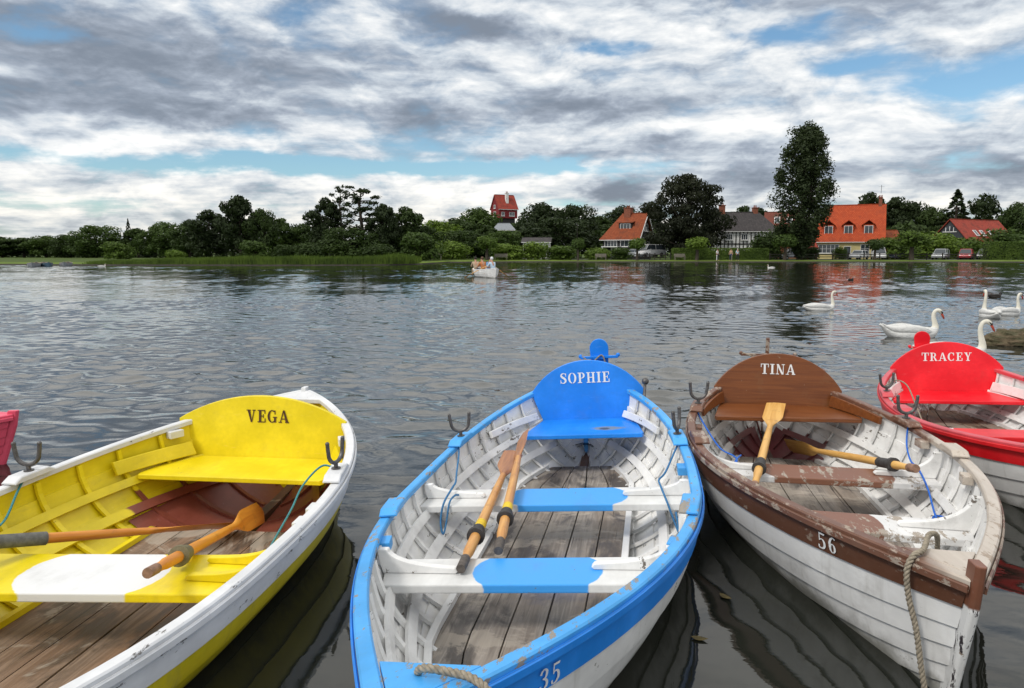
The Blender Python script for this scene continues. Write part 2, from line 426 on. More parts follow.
def rowing_boat(name, label, H, P):
    """P: dict of paints and layout; local x = across (right in the picture), y = towards the stern, z = up"""
    root = empty(name, (H.cx, H.cy, 0), (0, H.ro, -H.a), label=label, cat='rowing boat', group='clinker rowing boats at the landing')
    L2 = H.L / 2
    build_hull(H, root, P['out'], P['in'], P['sheer'], P.get('low'))
    us = H.stations(64, .992)
    for sd in (1, -1):
        mb = MB(); mb.rings(rail(H, us, sd, .037, .013, .0, .030)); mb.build('gunwale', P['gun'], root, smooth=35)
        mb = MB(); mb.rings(rail(H, us, sd, -.0145, .024, -.012, .014)); mb.build('rubbing_strip', P.get('rub', P['gun']), root, smooth=35)
        # ribs
        x = -L2 + .24
        while x < L2 - .14:
            lo = .10 if abs(x) < L2 * .8 else .2
            phs = frange(lo, .985, 12); rg = []
            for ph in phs:
                c = H.pt(x, ph, sd, -.024); n = H.nrm(x, ph); n = Vector((n.x * sd, n.y, n.z)); w = Vector((0, P.get('ribw', .0125), 0))
                rg.append([c - w, c + w, c + w * .85 - n * .015, c - w * .85 - n * .015])
            mb = MB(); mb.rings(rg); mb.build('rib', P['rib'], root)
            x += P.get('ribgap', .185) * (1 + .04 * math.sin(x * 37))
        mb = MB(); mb.rings(batten(H, frange(-L2 * .86, L2 * .86, 40), sd, 0, .045, .018, off=-.039, zf=lambda u: P['riser'] + .10 * (u / L2) ** 2)); mb.build('riser', P['rib'], root)
        mb = MB(); mb.rings(batten(H, frange(-L2 * .80, L2 * .82, 40), sd, 0, .04, .018, off=-.039, zf=lambda u: P['floor'] + .035 + .07 * (u / L2) ** 2)); mb.build('bilge_stringer', P['rib'], root)
    # floor boards
    zf = P['floor']; mb = MB(); u0, u1 = -L2 * .80, P.get('floor_end', L2 * .72)
    nb = P.get('planks', 5); hw = P.get('floor_w', .40)
    for k in range(nb):
        a, b = -1 + 2 * k / nb, -1 + 2 * (k + 1) / nb
        A, Bt = [], []
        uu = frange(u0, u1, 24)
        for u in uu:
            w = min(hw, H.inner(u, zf, -.03) * .96)
            A.append(w * a + .004); Bt.append(w * b - .004)
        dz = .0015 * ((k * 7) % 3)
        rg = [[Vector((A[i], u, zf - .018)), Vector((Bt[i], u, zf - .018)), Vector((Bt[i], u, zf + dz)), Vector((A[i], u, zf + dz))] for i, u in enumerate(uu)]
        mb.rings(rg)
    mb.build('floorboards', P['wood'], root)
    for sd in (1, -1):
        mb = MB(); rg = []
        for u in frange(u0 + .05, u1 - .05, 24):
            w = min(hw, H.inner(u, zf, -.03) * .96) * sd
            rg.append([Vector((w - .016 * sd, u, zf + .002)), Vector((w + .016 * sd, u, zf + .002)), Vector((w + .016 * sd, u, zf + .03)), Vector((w - .016 * sd, u, zf + .03))])
        mb.rings(rg); mb.build('floor_batten', P['rib'], root)
    # keelson seen aft of the boards, stem, sternpost, breasthook
    mb = MB(); uu = frange(u1 - .15, L2 * .95, 10)
    mb.rings([[Vector((x, u, H.raw(u, .04).z + z)) for x, z in ((-.035, .0), (.035, .0), (.03, .06), (-.03, .06))] for u in uu]); mb.build('keelson', P['keelson'], root)
    for sgn, nm, top in ((-1, 'stem_post', P.get('stem_h', .06)), (1, 'stern_post', .05)):
        mb = MB(); rg = []
        for i in range(9):
            ph = .02 + i / 8 * .98; c = H.raw(sgn * L2, ph); z = c.z
            if i == 8: z += top
            rg.append([Vector((x, c.y + sgn * d, z)) for x, d in ((-.017, -.045), (.017, -.045), (.017, .010), (.009, .022), (-.009, .022), (-.017, .010))])
        mb.rings(rg); mb.build(nm, P.get('stem_m', P['stem']) if sgn < 0 else P['stem'], root, bevel=.004)
    mb = MB(); ub = -L2 + P.get('hook', .34); zc = lambda u: H.gz(u) + .030
    rg = []
    for u in frange(-L2 + .04, ub, 9):
        w = max(.01, H.hb(u) - .046); rg.append([Vector((x, u, zc(u) + z)) for x, z in ((-w, -.03), (w, -.03), (w, .0), (-w, .0))])
    e = rg[-1]
    mb.rings(rg); mb.build('breasthook', P.get('hookm', P['gun']), root, bevel=.004)
    mb = MB(); rg = []
    for u in frange(L2 - .20, L2 - .04, 6):
        w = max(.01, H.hb(u) - .046); rg.append([Vector((x, u, zc(u) + z)) for x, z in ((-w, -.03), (w, -.03), (w, .0), (-w, .0))])
    mb.rings(rg); mb.build('breasthook', P['gun'], root, bevel=.004)
    # thwarts
    for (a, b, z, sk) in P['thwarts']:
        thwart(H, root, a, b, z, P['thwart_m'], sk, knees=P.get('knees', (0,)), knee_mat=P['rib'])
    # stern seat and name board
    sx, xb, sz = P['seat_x'], P['xb'], P['seat_z']; wb, wf, uf = P['seat_wb'], P['seat_wf'], P['seat_uf']
    poly = [(-wf, uf), (wf, uf), (wf + .01, uf + .03), (wb, xb), (-wb, xb), (-wf - .01, uf + .03)]
    mb = MB(); mb.prism(poly, lambda x, y, d: Vector((x + sx, y + P.get('seat_sk', 0) * x, sz + d)), -.03, 0); mb.build('stern_seat', P['seat_m'], root, bevel=.005)
    wc, zc_, zt, rake = P['back_wc'], P['back_zc'], P['back_top'], P.get('rake', .12)
    # arc through the corners and the top
    hgt = zt - zc_; rad = (wc * wc + hgt * hgt) / (2 * hgt); arc = []
    a0 = math.asin(min(1, wc / rad))
    for i in range(23):
        a = a0 - 2 * a0 * i / 22; arc.append((rad * math.sin(a), zt - rad + rad * math.cos(a)))
    sh_ = P.get('shoulder', .0)
    poly = [(-wb, sz - .02), (wb, sz - .02)] + ([(wc + sh_, zc_ - .03)] if sh_ else []) + arc + ([(-wc - sh_, zc_ - .03)] if sh_ else [])
    by = lambda z: xb + (z - sz) * rake
    mb = MB(); mb.prism(poly, lambda x, y, d: Vector((x + sx, by(y) + d, y)), .002, .026); bk = mb.build('backrest', P['back_m'], root, bevel=.004)
    mb = MB(); lz = P['text_z']
    lettering(mb, P['text'], lambda x, y, d: Vector((x + P.get('text_x', sx), by(lz + y) - d, lz + y)), P['text_s']); mb.build('name_lettering', P['text_m'], bk, fix=False)
    for sd in (1, -1):       # side boards that carry the seat ends
        mb = MB(); mb.rings(batten(H, frange(uf - .07, min(xb, L2 * .9), 10), sd, sz - .005, P.get('side_h', .085), .022, off=-.042)); mb.build('seat_side_board', P.get('side_m', P['rib']), root, bevel=.004)
    if P.get('patch'):
        mb = MB(); us_ = frange(P['patch'][0], P['patch'][1], 14)
        for sd in (1, -1):
            ph1 = P['patch'][2]
            mb.rings([[H.pt(u, ph, sd, -.028) for u in us_] for ph in frange(.06, ph1, 8)], close=False, cap=False)
        mb.build('stern_bottom_boards', P['patch_m'], root, smooth=50, fix=False)
    # rudder with head, and the yoke across it
    if P.get('rudder'):
        yr = L2 + .045; kind, zt2, xo = P['rudder']
        zs = H.gz(L2)
        if kind == 'round':
            w = .075; pl = [(-.10, -.16), (.10, -.16)]
            arc = [(w * math.cos(R(a)), zt2 - w + w * math.sin(R(a))) for a in range(0, 181, 15)]
            mb = MB(); mb.prism([(-w * .8, -.15), (w * .8, -.15)] + arc, lambda x, y, d: Vector((d, yr + .02 + x * .9 + .04, y)) if y < zs - .1 else Vector((x + xo, yr + d, y)), -.014, .014)
            mb = MB(); mb.prism([(-w * .8, zs - .05), (w * .8, zs - .05)] + arc, lambda x, y, d: Vector((x + xo, yr + d, y)), -.014, .014)
        else:
            mb = MB(); mb.box((xo, yr, (zs - .05 + zt2) / 2), (.028, .03, zt2 - zs + .05))
        mb.prism([(0, -.17), (.20, -.17), (.24, -.05), (.17, .12), (.10, zs - .05), (0, zs)], lambda x, y, d: Vector((d, yr - .012 + x, y)), -.012, .012)
        rd = mb.build('rudder', P['rud_m'], root, bevel=.004)
        mb = MB(); zy = P['yoke_z']
        mb.box((xo, yr - .03, zy), (P['yoke_w'], .032, .02)); mb.box((xo, yr - .03, zy), (.09, .05, .026))
        for sd in (1, -1): mb.ball((xo + sd * P['yoke_w'] / 2, yr - .03, zy + .012), .017, 8, 6)
        mb.build('rudder_yoke', P['yoke_m'], rd, bevel=.003)
        mb = MB(); mb.tube(spline([(xo - P['yoke_w'] / 2, yr - .03, zy + .02), (xo - .06, yr - .07, zy - .03), (xo + .02, yr - .06, zy + .02), (xo + .05, yr - .055, zy - .05)], 6), .006, 6); mb.build('yoke_line', MT['rope'], rd, smooth=True)
    # rowlocks
    for (u, sd, rot, lock) in P['locks']:
        rowlock(H, root, u, sd, MT, rot, P.get('pad_m', P['gun']), lock)
    for (u, sd) in P.get('chocks', ()):
        mb = MB(); p = H.pt(u, .93, sd, -.05); mb.box((p.x, u, H.gz(u) - .022), (.05, .09, .045), M=Matrix.Rotation(math.atan2(H.hb(u + .05) - H.hb(u - .05), .1) * -sd, 4, 'Z')); mb.build('rail_chock', P.get('pad_m', P['gun']), root, bevel=.004)
    if P.get('hung'):
        mb = MB(); mb.tube([(.475, 1.66, .34), (.478, 1.70, .42), (.490, 1.73, .52)], .011, 8); mb.ball((.474, 1.655, .335), .022, 10, 8); mb.ball((.492, 1.735, .53), .026, 10, 8); mb.build('spare_rowlock', MT['iron'], root, smooth=True)
    for pth in P.get('cords', ()):
        mb = MB(); mb.tube(spline(pth, 8), .0055, 6); mb.build('rowlock_cord', P.get('cord_m', MT['cord']), root, smooth=True)
    if P.get('number'):
        t, sd, u, ph, size, flip = P['number']; strake_text(H, root, t, sd, u, ph, size, MT['white_letter'], flip)
    return root

def oar(A, B, label, style, roll=0.0, group='oars lying in the boats', wb=.125):
    """A handle end, B blade tip (world)"""
    A, B = Vector(A), Vector(B); d = B - A; L = d.length
    q = Vector((0, 1, 0)).rotation_difference(d)
    root = empty('oar', A, label=label, cat='oar', group=group)
    root.rotation_mode = 'QUATERNION'; root.rotation_quaternion = q @ Matrix.Rotation(roll, 3, 'Y').to_quaternion()
    bl = .52; s0 = L - bl
    mb = MB(); mb.tube([(0, 0, 0), (0, .004, 0), (0, .12, 0), (0, .16, 0), (0, .5, 0), (0, s0 * .8, 0), (0, s0, 0)], [.016, .0185, .0185, .0235, .0245, .022, .0175], 14)
    sh = mb.build('shaft', MT[style['wood']], root, smooth=40)
    rg = []
    for i in range(15):
        t = i / 14; y = s0 - .05 + (bl + .05) * t
        e = min(1, max(0, (t - .05) / .38)); e = e * e * (3 - 2 * e)
        w = .0175 + (wb / 2 - .0175) * e
        if t > .93: w *= math.sqrt(max(.05, 1 - ((t - .93) / .075) ** 2)) if style.get('round') else 1
        th = .0175 + (.0048 - .0175) * e
        rg.append([Vector((w * math.cos(a), y, th * math.sin(a) * (1 if abs(math.cos(a)) < .5 else .8))) for a in (2 * math.pi * k / 14 for k in range(14))])
    mb = MB(); mb.rings(rg); mb.build('blade', MT[style.get('blade', style['wood'])], root, smooth=50)
    for nm, y0, y1, r, m in style['bands']:
        mb = MB()
        if nm == 'collar': mb.tube([(0, y0, 0), (0, y0 + .004, 0), (0, y0 + .03, 0), (0, y0 + .034, 0), (0, y1, 0)], [r * .9, r * 1.35, r * 1.35, r, r * .98], 16)
        else: mb.tube([(0, y0, 0), (0, y0 + .003, 0), (0, y1, 0)], [r * .95, r, r], 14)
        mb.build(nm, MT[m], root, smooth=40)
    return root

# ------------------------------------------------------------------ paints
MT = {}
BLUE, YEL, BRN, RED, WHT = (.008, .235, .80), (.80, .64, .004), (.11, .045, .024), (.70, .006, .012), (.72, .72, .70)
def oval(col, wx, wy, x0, y0, edge=.03):
    def f(n, co, c):
        s = n.sep(co); x = n.m('DIVIDE', n.m('SUBTRACT', s[0], x0), wx); y = n.m('DIVIDE', n.m('SUBTRACT', s[1], y0), wy)
        r = n.m('ADD', n.m('POWER', n.m('ABSOLUTE', x), 2.4), n.m('POWER', n.m('ABSOLUTE', y), 2.0))
        w = n.m('ADD', r, n.m('MULTIPLY', n.m('SUBTRACT', n.noise(co, 30, 3), .5), .12))
        return n.mix(n.sstep(w, 1 - edge, 1 + edge), col, c)
    return f
MT['blue'] = paint('blue_paint', BLUE, .12, dirt=.12)
MT['blue_worn'] = paint('worn_blue_rail_paint', (.06, .37, .82), .60, under=(.34, .31, .27), dirt=.2)
MT['blue_board'] = paint('blue_board_paint', (.006, .235, .84), .22, under=(.25, .27, .30), dirt=.14)
MT['white_in'] = paint('white_inside_paint', (.82, .82, .81), .44, under=(.17, .145, .12), dirt=.34)
MT['white_out'] = paint('white_outside_paint', (.79, .79, .78), .30, under=(.22, .20, .18), dirt=.30, weed=True)
MT['yellow'] = paint('yellow_paint', YEL, .22, under=(.30, .22, .08), dirt=.22)
MT['yellow_out'] = paint('yellow_outside_paint', YEL, .2, under=(.30, .22, .08), dirt=.3, weed=True)
MT['yellow_board'] = paint('yellow_board_paint', (.82, .655, .004), .18, under=(.35, .27, .1), dirt=.14)
MT['white_rail'] = paint('white_rail_paint', (.72, .73, .75), .42, under=(.20, .19, .18), dirt=.25)
MT['brown'] = paint('brown_paint', BRN, .55, under=(.27, .20, .15), dirt=.2)
MT['brown_worn'] = paint('worn_brown_rail', (.155, .068, .040), .84, under=(.40, .33, .27), dirt=.38)
MT['brown_board'] = varnish('varnished_brown_board', (.135, .038, .008), (.20, .062, .014), axis=0, rough=.3)
def rail_two(n, co, c):
    s = n.sep(co); f = n.m('ADD', n.m('MULTIPLY', s[1], -1.0), n.m('MULTIPLY', n.m('SUBTRACT', n.noise(n.mapv(co, (1, .5, 1)), 9, 5, .7), .5), .9))
    k = n.m('MULTIPLY', n.sstep(f, -.45, -.2), n.sstep(s[0], -.12, -.02)); k2 = n.sstep(n.noise(n.mapv(co, (1, .3, 1), (1, 2, 3)), 16, 6, .72), .54, .64, 0, .6)
    return n.mix(n.m('MAXIMUM', k, k2), c, n.mix(n.noise(n.mapv(co, (30, 3, 30)), 1, 4), (.38, .32, .26), (.62, .56, .49)))
MT['pale_rail'] = paint('half_bare_brown_rail', (.155, .068, .040), .6, under=(.42, .34, .27), dirt=.3, second=rail_two)
def stem_two(n, co, c):
    s = n.sep(co); f = n.m('ADD', s[2], n.m('MULTIPLY', n.m('SUBTRACT', n.noise(co, 25, 4), .5), .02)); w = n.mix(n.sstep(n.noise(n.mapv(co, (7, 7, 1.4)), 7, 5, .7), .56, .60), (.70, .70, .69), (.035, .03, .035))
    return n.mix(n.sstep(f, .385, .395, 1, 0), c, w)
MT['stem_two'] = paint('brown_topped_stem', (.17, .062, .032), .5, under=(.36, .29, .23), dirt=.3, second=stem_two)
MT['red'] = paint('red_paint', RED, .12, under=(.5, .2, .2), dirt=.12)
MT['red_board'] = paint('red_board_paint', (.80, .004, .016), .18, under=(.45, .1, .1), dirt=.12)
MT['red_worn'] = paint('faded_red_rail', (.62, .07, .09), .42, under=(.55, .36, .34), dirt=.25)
def stern_red(col, y0, z1):
    def f(n, co, c):
        s = n.sep(co); w = n.m('MULTIPLY', n.m('SUBTRACT', n.noise(co, 8, 4), .5), .10)
        k = n.m('MULTIPLY', n.sstep(n.m('ADD', s[1], w), y0, y0 + .03), n.sstep(n.m('ADD', s[2], n.m('MULTIPLY', w, .5)), z1, z1 + .012, 1, 0))
        return n.mix(k, c, n.mix(n.noise(co, 14, 5, .65), tuple(x * .65 for x in col), tuple(x * 1.25 for x in col)))
    return f
MT['rib_yellow'] = paint('yellow_rib_paint', YEL, .22, under=(.30, .22, .08), dirt=.22, second=stern_red((.23, .062, .04), .90, .115))
MT['rib_brownboat'] = paint('white_rib_paint', (.82, .82, .81), .44, under=(.17, .145, .12), dirt=.34, second=stern_red((.16, .045, .045), 1.10, .10))
MT['maroon'] = paint('maroon_patch', (.17, .04, .045), .2, dirt=.3)
MT['redoxide'] = paint('red_oxide_patch', (.24, .06, .04), .22, dirt=.3)
MT['pink'] = paint('faded_pink_paint', (.72, .075, .14), .15, dirt=.12)
MT['wood'] = weathered('weathered_floorboards')
def blot(x0, y0, wx, wy, col, f=.75):
    def g(n, co, c):
        s = n.sep(co); x = n.m('DIVIDE', n.m('SUBTRACT', s[0], x0), wx); y = n.m('DIVIDE', n.m('SUBTRACT', s[1], y0), wy)
        r = n.m('ADD', n.m('ADD', n.m('MULTIPLY', x, x), n.m('MULTIPLY', y, y)), n.m('MULTIPLY', n.m('SUBTRACT', n.noise(co, 9, 5, .65), .5), 2.2))
        return n.mix(n.sstep(r, .2, 1.1, f, 0), c, col)
    return g
def blots(*gs):
    def f(n, co, c):
        for g in gs: c = g(n, co, c)
        return c
    return f
MT['wood_blue'] = weathered('blue_stained_floorboards', spot=blots(blot(.07, -.22, .26, .30, (.13, .13, .19), .6), blot(.10, -.12, .09, .07, (.025, .035, .09), .85)))
MT['blue_seat'] = paint('scuffed_blue_seat_paint', (.006, .235, .84), .22, under=(.25, .27, .30), dirt=.14, second=blots(blot(.22, 1.46, .13, .06, (.22, .25, .24), .9), blot(.20, 1.45, .04, .03, (.06, .06, .05), .9)))
MT['wood_warm'] = weathered('brown_floorboards', (.15, .105, .075), (.29, .215, .16), stain=(.06, .045, .035), warm=(.24, .13, .07))
MT['keelson'] = weathered('dark_keelson', (.10, .05, .035), (.18, .10, .075))
MT['oar_wood'] = varnish('oar_wood', (.50, .22, .055), (.66, .36, .11), axis=1, wear=.3)
MT['oar_orange'] = varnish('orange_oar_wood', (.56, .19, .02), (.70, .29, .04), axis=1)
MT['oar_pale'] = varnish('honey_oar_wood', (.58, .30, .07), (.72, .43, .13), axis=1)
MT['oar_brown'] = varnish('brown_oar_blade', (.30, .115, .04), (.44, .20, .08), axis=1, wear=.2)
MT['iron'] = plain('galvanised_iron', (.13, .125, .125), .5, .35, 60, metal=.6)
MT['leather'] = plain('black_leather', (.045, .042, .042), .6, .35, 45)
MT['grey_sleeve'] = plain('grey_sleeve', (.12, .12, .11), .6, .3, 40)
MT['khaki'] = plain('khaki_leather', (.16, .14, .08), .6, .3, 40)
MT['grip'] = plain('dark_grip', (.10, .085, .075), .7, .35, 50)
MT['worngrip'] = plain('worn_brown_grip', (.26, .15, .10), .6, .35, 40)
MT['bandyellow'] = plain('yellow_band', (.72, .50, .02), .5, .15, 30)
MT['rope'] = plain('hemp_rope', (.29, .25, .19), .85, .35, 90)
MT['cord'] = plain('blue_cord', (.04, .17, .36), .7, .3, 120)
MT['cord_blue'] = plain('bright_blue_cord', (.02, .14, .60), .65, .3, 120)
MT['cord_green'] = plain('teal_cord', (.05, .24, .27), .7, .3, 120)
MT['white_letter'] = plain('white_letter_paint', (.78, .79, .79), .5, .1, 60, bump=.05)
MT['dark_letter'] = plain('dark_letter_paint', (.07, .028, .012), .5, .25, 60, bump=.05)
MT['thw_blue'] = paint('blue_centred_thwart', (.70, .705, .70), .16, under=(.25, .23, .2), dirt=.22, second=None)
def thw(name, base, col, spots, wear=.16, under=(.25, .23, .2), wy=.19):
    def f(n, co, c):
        for x0, y0, wx in spots: c = oval(col, wx, wy, x0, y0)(n, co, c)
        return c
    return paint(name, base, wear, under=under, dirt=.2, second=f)

# ------------------------------------------------------------------ the boats
H_blue = Hull(.191, 3.410, .197, 4.432, 1.547, .309, .255, .217, 1.844, 2.602, -.077, 1.127, .693)
H_brown = Hull(1.792, 3.992, .177, 3.973, 1.487, .398, .084, .117, 1.788, 2.407, .007, 1.069, 1.008)
H_yel = Hull(-1.736, 2.818, .119, 4.349, 1.722, .352, .127, .167, 2.868, 2.642, -.004, .879, .874)
H_red = Hull(3.699, 5.333, .339, 4.254, 1.421, .342, .149, .143, 2.143, 2.231, -.055, 1.049, 1.032)
H_pink = Hull(-5.56, 4.55, R(82), 4.2, 1.45, .28, .10, .09, 2.2, 2.3, 0, 1, 1)

MT['thw_b'] = thw('blue_centred_thwart_paint', (.70, .705, .70), (.05, .33, .82), ((.07, .235, .33), (.06, -.67, .27)), wear=.32)
MT['thw_y'] = thw('white_centred_thwart_paint', YEL, (.72, .73, .74), ((.045, -.10, .30), (0, -1.04, .4)), wear=.06, under=(.3, .22, .08), wy=.23)
MT['thw_r'] = thw('brown_centred_thwart_paint', (.70, .70, .70), (.20, .085, .05), ((.06, .03, .37), (-.09, -.755, .21)), wear=.70, under=(.44, .38, .32), wy=.24)

rowing_boat('rowing_boat', 'blue and white rowing boat with SOPHIE on its backrest and 35 on its bow', H_blue, dict(
    out=MT['white_out'], sheer=MT['blue'], gun=MT['blue_worn'], rub=MT['blue'], rib=MT['white_in'], **{'in': MT['white_in']},
    wood=MT['wood_blue'], keelson=MT['keelson'], stem=MT['blue_worn'], hook=.36, riser=.105, floor=-.055, floor_w=.38,
    thwarts=[(.10, .37, .192, 0.02), (-.80, -.545, .192, .05)], thwart_m=MT['thw_b'], pad_m=MT['blue_worn'],
    seat_x=.055, xb=1.78, seat_z=.255, seat_wb=.34, seat_wf=.405, seat_uf=1.30, seat_m=MT['blue_seat'], back_m=MT['blue_board'], hung=True,
    back_wc=.425, back_zc=.455, back_top=.69, text='SOPHIE', text_s=.078, text_z=.522, text_x=.045, text_m=MT['white_letter'],
    rudder=('round', .80, .13), rud_m=MT['blue_board'], yoke_z=.655, yoke_w=.30, yoke_m=MT['blue_board'], side_m=MT['white_in'], side_h=.05,
    locks=[(.86, -1, R(20), True), (.80, 1, R(72), True), (-.30, -1, 0, False), (-.27, 1, 0, False)], chocks=[(.44, 1), (-.60, 1), (-.62, -1)],
    cords=[[(-.70, .86, .36), (-.66, .74, .31), (-.60, .46, .26), (-.555, .28, .262), (-.55, .20, .258), (-.57, .085, .21), (-.585, .05, .12), (-.57, .03, .06), (-.555, .06, .12), (-.54, .09, .21), (-.53, .16, .225), (-.52, .2, .215)],
           [(.71, .80, .37), (.66, .66, .31), (.60, .42, .26), (.565, .28, .264), (.57, .20, .26), (.60, .085, .21), (.63, .06, .12), (.65, .02, .08), (.64, .08, .16)]],
    number=('35', 1, -1.66, .886, .062, False)))
rowing_boat('rowing_boat', 'white rowing boat with brown rails, TINA on its backrest and 56 on its bow', H_brown, dict(
    out=MT['white_out'], sheer=MT['brown'], gun=MT['pale_rail'], rub=MT['brown_worn'], rib=MT['rib_brownboat'], **{'in': MT['white_in']},
    wood=MT['wood'], keelson=MT['keelson'], stem=MT['brown_worn'], stem_m=MT['stem_two'], stem_h=.085, hook=.30, riser=.115, floor=-.05, floor_w=.42,
    thwarts=[(-.10, .16, .205, 0.03), (-.88, -.63, .205, -.02)], thwart_m=MT['thw_r'], pad_m=MT['pale_rail'],
    seat_x=.012, xb=1.31, seat_z=.339, seat_wb=.43, seat_wf=.50, seat_uf=.86, seat_sk=.12, seat_m=MT['brown_board'], back_m=MT['brown_board'],
    back_wc=.47, back_zc=.455, back_top=.725, text='TINA', text_s=.078, text_z=.568, text_x=.012, text_m=MT['white_letter'],
    rudder=('post', .77, .045), rud_m=MT['brown_worn'], yoke_z=.625, yoke_w=.44, yoke_m=MT['brown_worn'], side_m=MT['brown_board'],
    floor_end=1.17, patch=(1.10, 1.72, .46), patch_m=MT['maroon'],
    locks=[(.70, -1, R(15), True), (.54, 1, R(10), True), (-.10, 1, 0, False), (-.10, -1, 0, False)], chocks=[(.27, 1), (-.42, 1), (.35, -1)], cord_m=MT['cord_blue'],
    cords=[[(.70, .54, .43), (.66, .50, .40), (.61, .36, .31), (.57, .17, .265), (.56, .03, .262), (.55, -.15, .20), (.53, -.34, .10), (.55, -.46, .06), (.60, -.42, .07), (.60, -.30, .09), (.54, -.28, .09), (.51, -.40, .07), (.56, -.50, .06)],
           [(-.66, .70, .44), (-.60, .56, .34), (-.52, .30, .25), (-.45, .18, .235), (-.44, .08, .235), (-.47, .02, .20), (-.44, .10, .236), (-.40, .2, .235)]],
    number=('56', -1, -1.42, .892, .066, True)))
rowing_boat('rowing_boat', 'yellow rowing boat with white rails and VEGA on its backrest', H_yel, dict(
    out=MT['yellow_out'], sheer=MT['white_rail'], gun=MT['white_rail'], rib=MT['rib_yellow'], **{'in': MT['yellow']},
    wood=MT['wood_warm'], keelson=MT['keelson'], stem=MT['white_rail'], riser=.105, floor=-.06, floor_w=.40, ribgap=.25,
    thwarts=[(-.28, .08, .20, .10), (-1.18, -.90, .20, .04)], thwart_m=MT['thw_y'], pad_m=MT['white_rail'], knees=(-.07, .09),
    seat_x=-.03, xb=1.49, seat_z=.213, seat_wb=.515, seat_wf=.555, seat_uf=1.08, seat_m=MT['yellow_board'], back_m=MT['yellow_board'],
    back_wc=.555, back_zc=.445, back_top=.598, shoulder=.0, text='VEGA', text_s=.078, text_z=.432, text_x=.013, text_m=MT['dark_letter'],
    floor_end=.98, ribw=.017, patch=(.90, 1.85, .52), patch_m=MT['redoxide'], side_m=MT['yellow'],
    locks=[(.54, -1, R(10), True), (.72, 1, R(75), True), (-1.25, 1, 0, False), (-1.25, -1, 0, False)], chocks=[(.40, 1), (.24, 1), (1.40, -1), (1.36, 1)], cord_m=MT['cord_green'],
    cords=[[(.76, .74, .40), (.68, .74, .41), (.62, .64, .34), (.62, .50, .27), (.65, .28, .235), (.68, .14, .23)], [(-.80, .54, .39), (-.77, .44, .33), (-.72, .30, .24), (-.70, .2, .22)]]))
rowing_boat('rowing_boat', 'red and white rowing boat with TRACEY on its backrest', H_red, dict(
    out=MT['white_out'], sheer=MT['red'], gun=MT['red_worn'], rub=MT['red'], rib=MT['white_in'], **{'in': MT['white_in']},
    wood=MT['wood_warm'], keelson=MT['keelson'], stem=MT['red_worn'], riser=.105, floor=-.05, floor_w=.40,
    thwarts=[(-.50, -.25, .19, 0), (-1.15, -.92, .19, 0)], thwart_m=MT['red'], pad_m=MT['red_worn'],
    seat_x=.012, xb=1.28, seat_z=.19, seat_wb=.44, seat_wf=.52, seat_uf=.80, seat_m=MT['red_board'], back_m=MT['red_board'],
    back_wc=.47, back_zc=.41, back_top=.652, text='TRACEY', text_s=.078, text_z=.474, text_x=.02, text_m=MT['white_letter'],
    rudder=('round', .67, -.03), rud_m=MT['red_board'], yoke_z=.50, yoke_w=.24, yoke_m=MT['red_board'], side_m=MT['white_in'],
    locks=[(.22, -1, R(30), True), (.80, 1, R(20), True), (-.42, -1, 0, False), (-.10, 1, 0, False)], chocks=[(.4, 1)], cord_m=MT['rope'],
    cords=[[(-.66, .24, .42), (-.58, .24, .47), (-.52, .12, .45), (-.49, -.04, .34), (-.46, -.16, .22)]]))
rowing_boat('rowing_boat', 'faded pink rowing boat end poking in at the left edge', H_pink, dict(
    out=MT['pink'], sheer=MT['pink'], gun=MT['pink'], rib=MT['white_in'], **{'in': MT['red']},
    wood=MT['wood'], keelson=MT['keelson'], stem=MT['pink'], riser=.105, floor=-.05, floor_w=.40,
    thwarts=[(-.10, .16, .19, 0), (-.88, -.63, .19, 0)], thwart_m=MT['red'],
    seat_x=0, xb=1.28, seat_z=.19, seat_wb=.44, seat_wf=.52, seat_uf=.80, seat_m=MT['red'], back_m=MT['red'],
    back_wc=.45, back_zc=.39, back_top=.42, text='', text_s=.078, text_z=.4, text_m=MT['white_letter'],
    locks=[(.72, -1, R(30), False)], chocks=()))

ST_BLUE = dict(wood='oar_wood', blade='oar_brown', round=True, bands=[('grip', -.004, .10, .0205, 'grip'), ('collar', .33, .42, .031, 'leather'), ('band', .421, .50, .026, 'bandyellow')])
ST_BROWN = dict(wood='oar_pale', blade='oar_pale', bands=[('collar', .24, .36, .030, 'leather'), ('grip', -.004, .03, .0195, 'worngrip')])
ST_YELA = dict(wood='oar_orange', blade='oar_orange', round=True, bands=[('sleeve', -.004, .62, .030, 'grey_sleeve')])
ST_YELB = dict(wood='oar_orange', blade='oar_orange', round=True, bands=[('grip', -.004, .075, .0205, 'worngrip'), ('collar', .28, .37, .032, 'khaki')])
w = H_blue.world
oar(w((-.248, -.728, .222)), w((-.372, 1.04, .222)), 'left of the two worn oars with yellow bands in the blue boat', ST_BLUE, R(12))
oar(w((-.13, -.545, .222)), w((-.339, 1.235, .29)), 'right one of the two worn oars in the blue boat, its blade on top', ST_BLUE, R(-52))
w = H_brown.world
oar(w((-.405, -.36, .225)), w((-.03, 1.12, .386)), 'honey coloured oar with its blade up on the brown stern seat of the boat TINA', ST_BROWN, R(-4), wb=.135)
oar(w((.462, -.195, .325)), w((.128, 1.40, -.005)), 'honey coloured oar with its blade down on the floor of the boat TINA', dict(ST_BROWN, bands=[('collar', .20, .36, .030, 'leather'), ('grip', -.004, .06, .024, 'worngrip')]), R(62), wb=.12)
w = H_yel.world
oar(w((-.63, -.42, .40)), w((.10, .95, -.01)), 'orange oar with a long grey sleeve across the yellow boat', ST_YELA, R(-22))
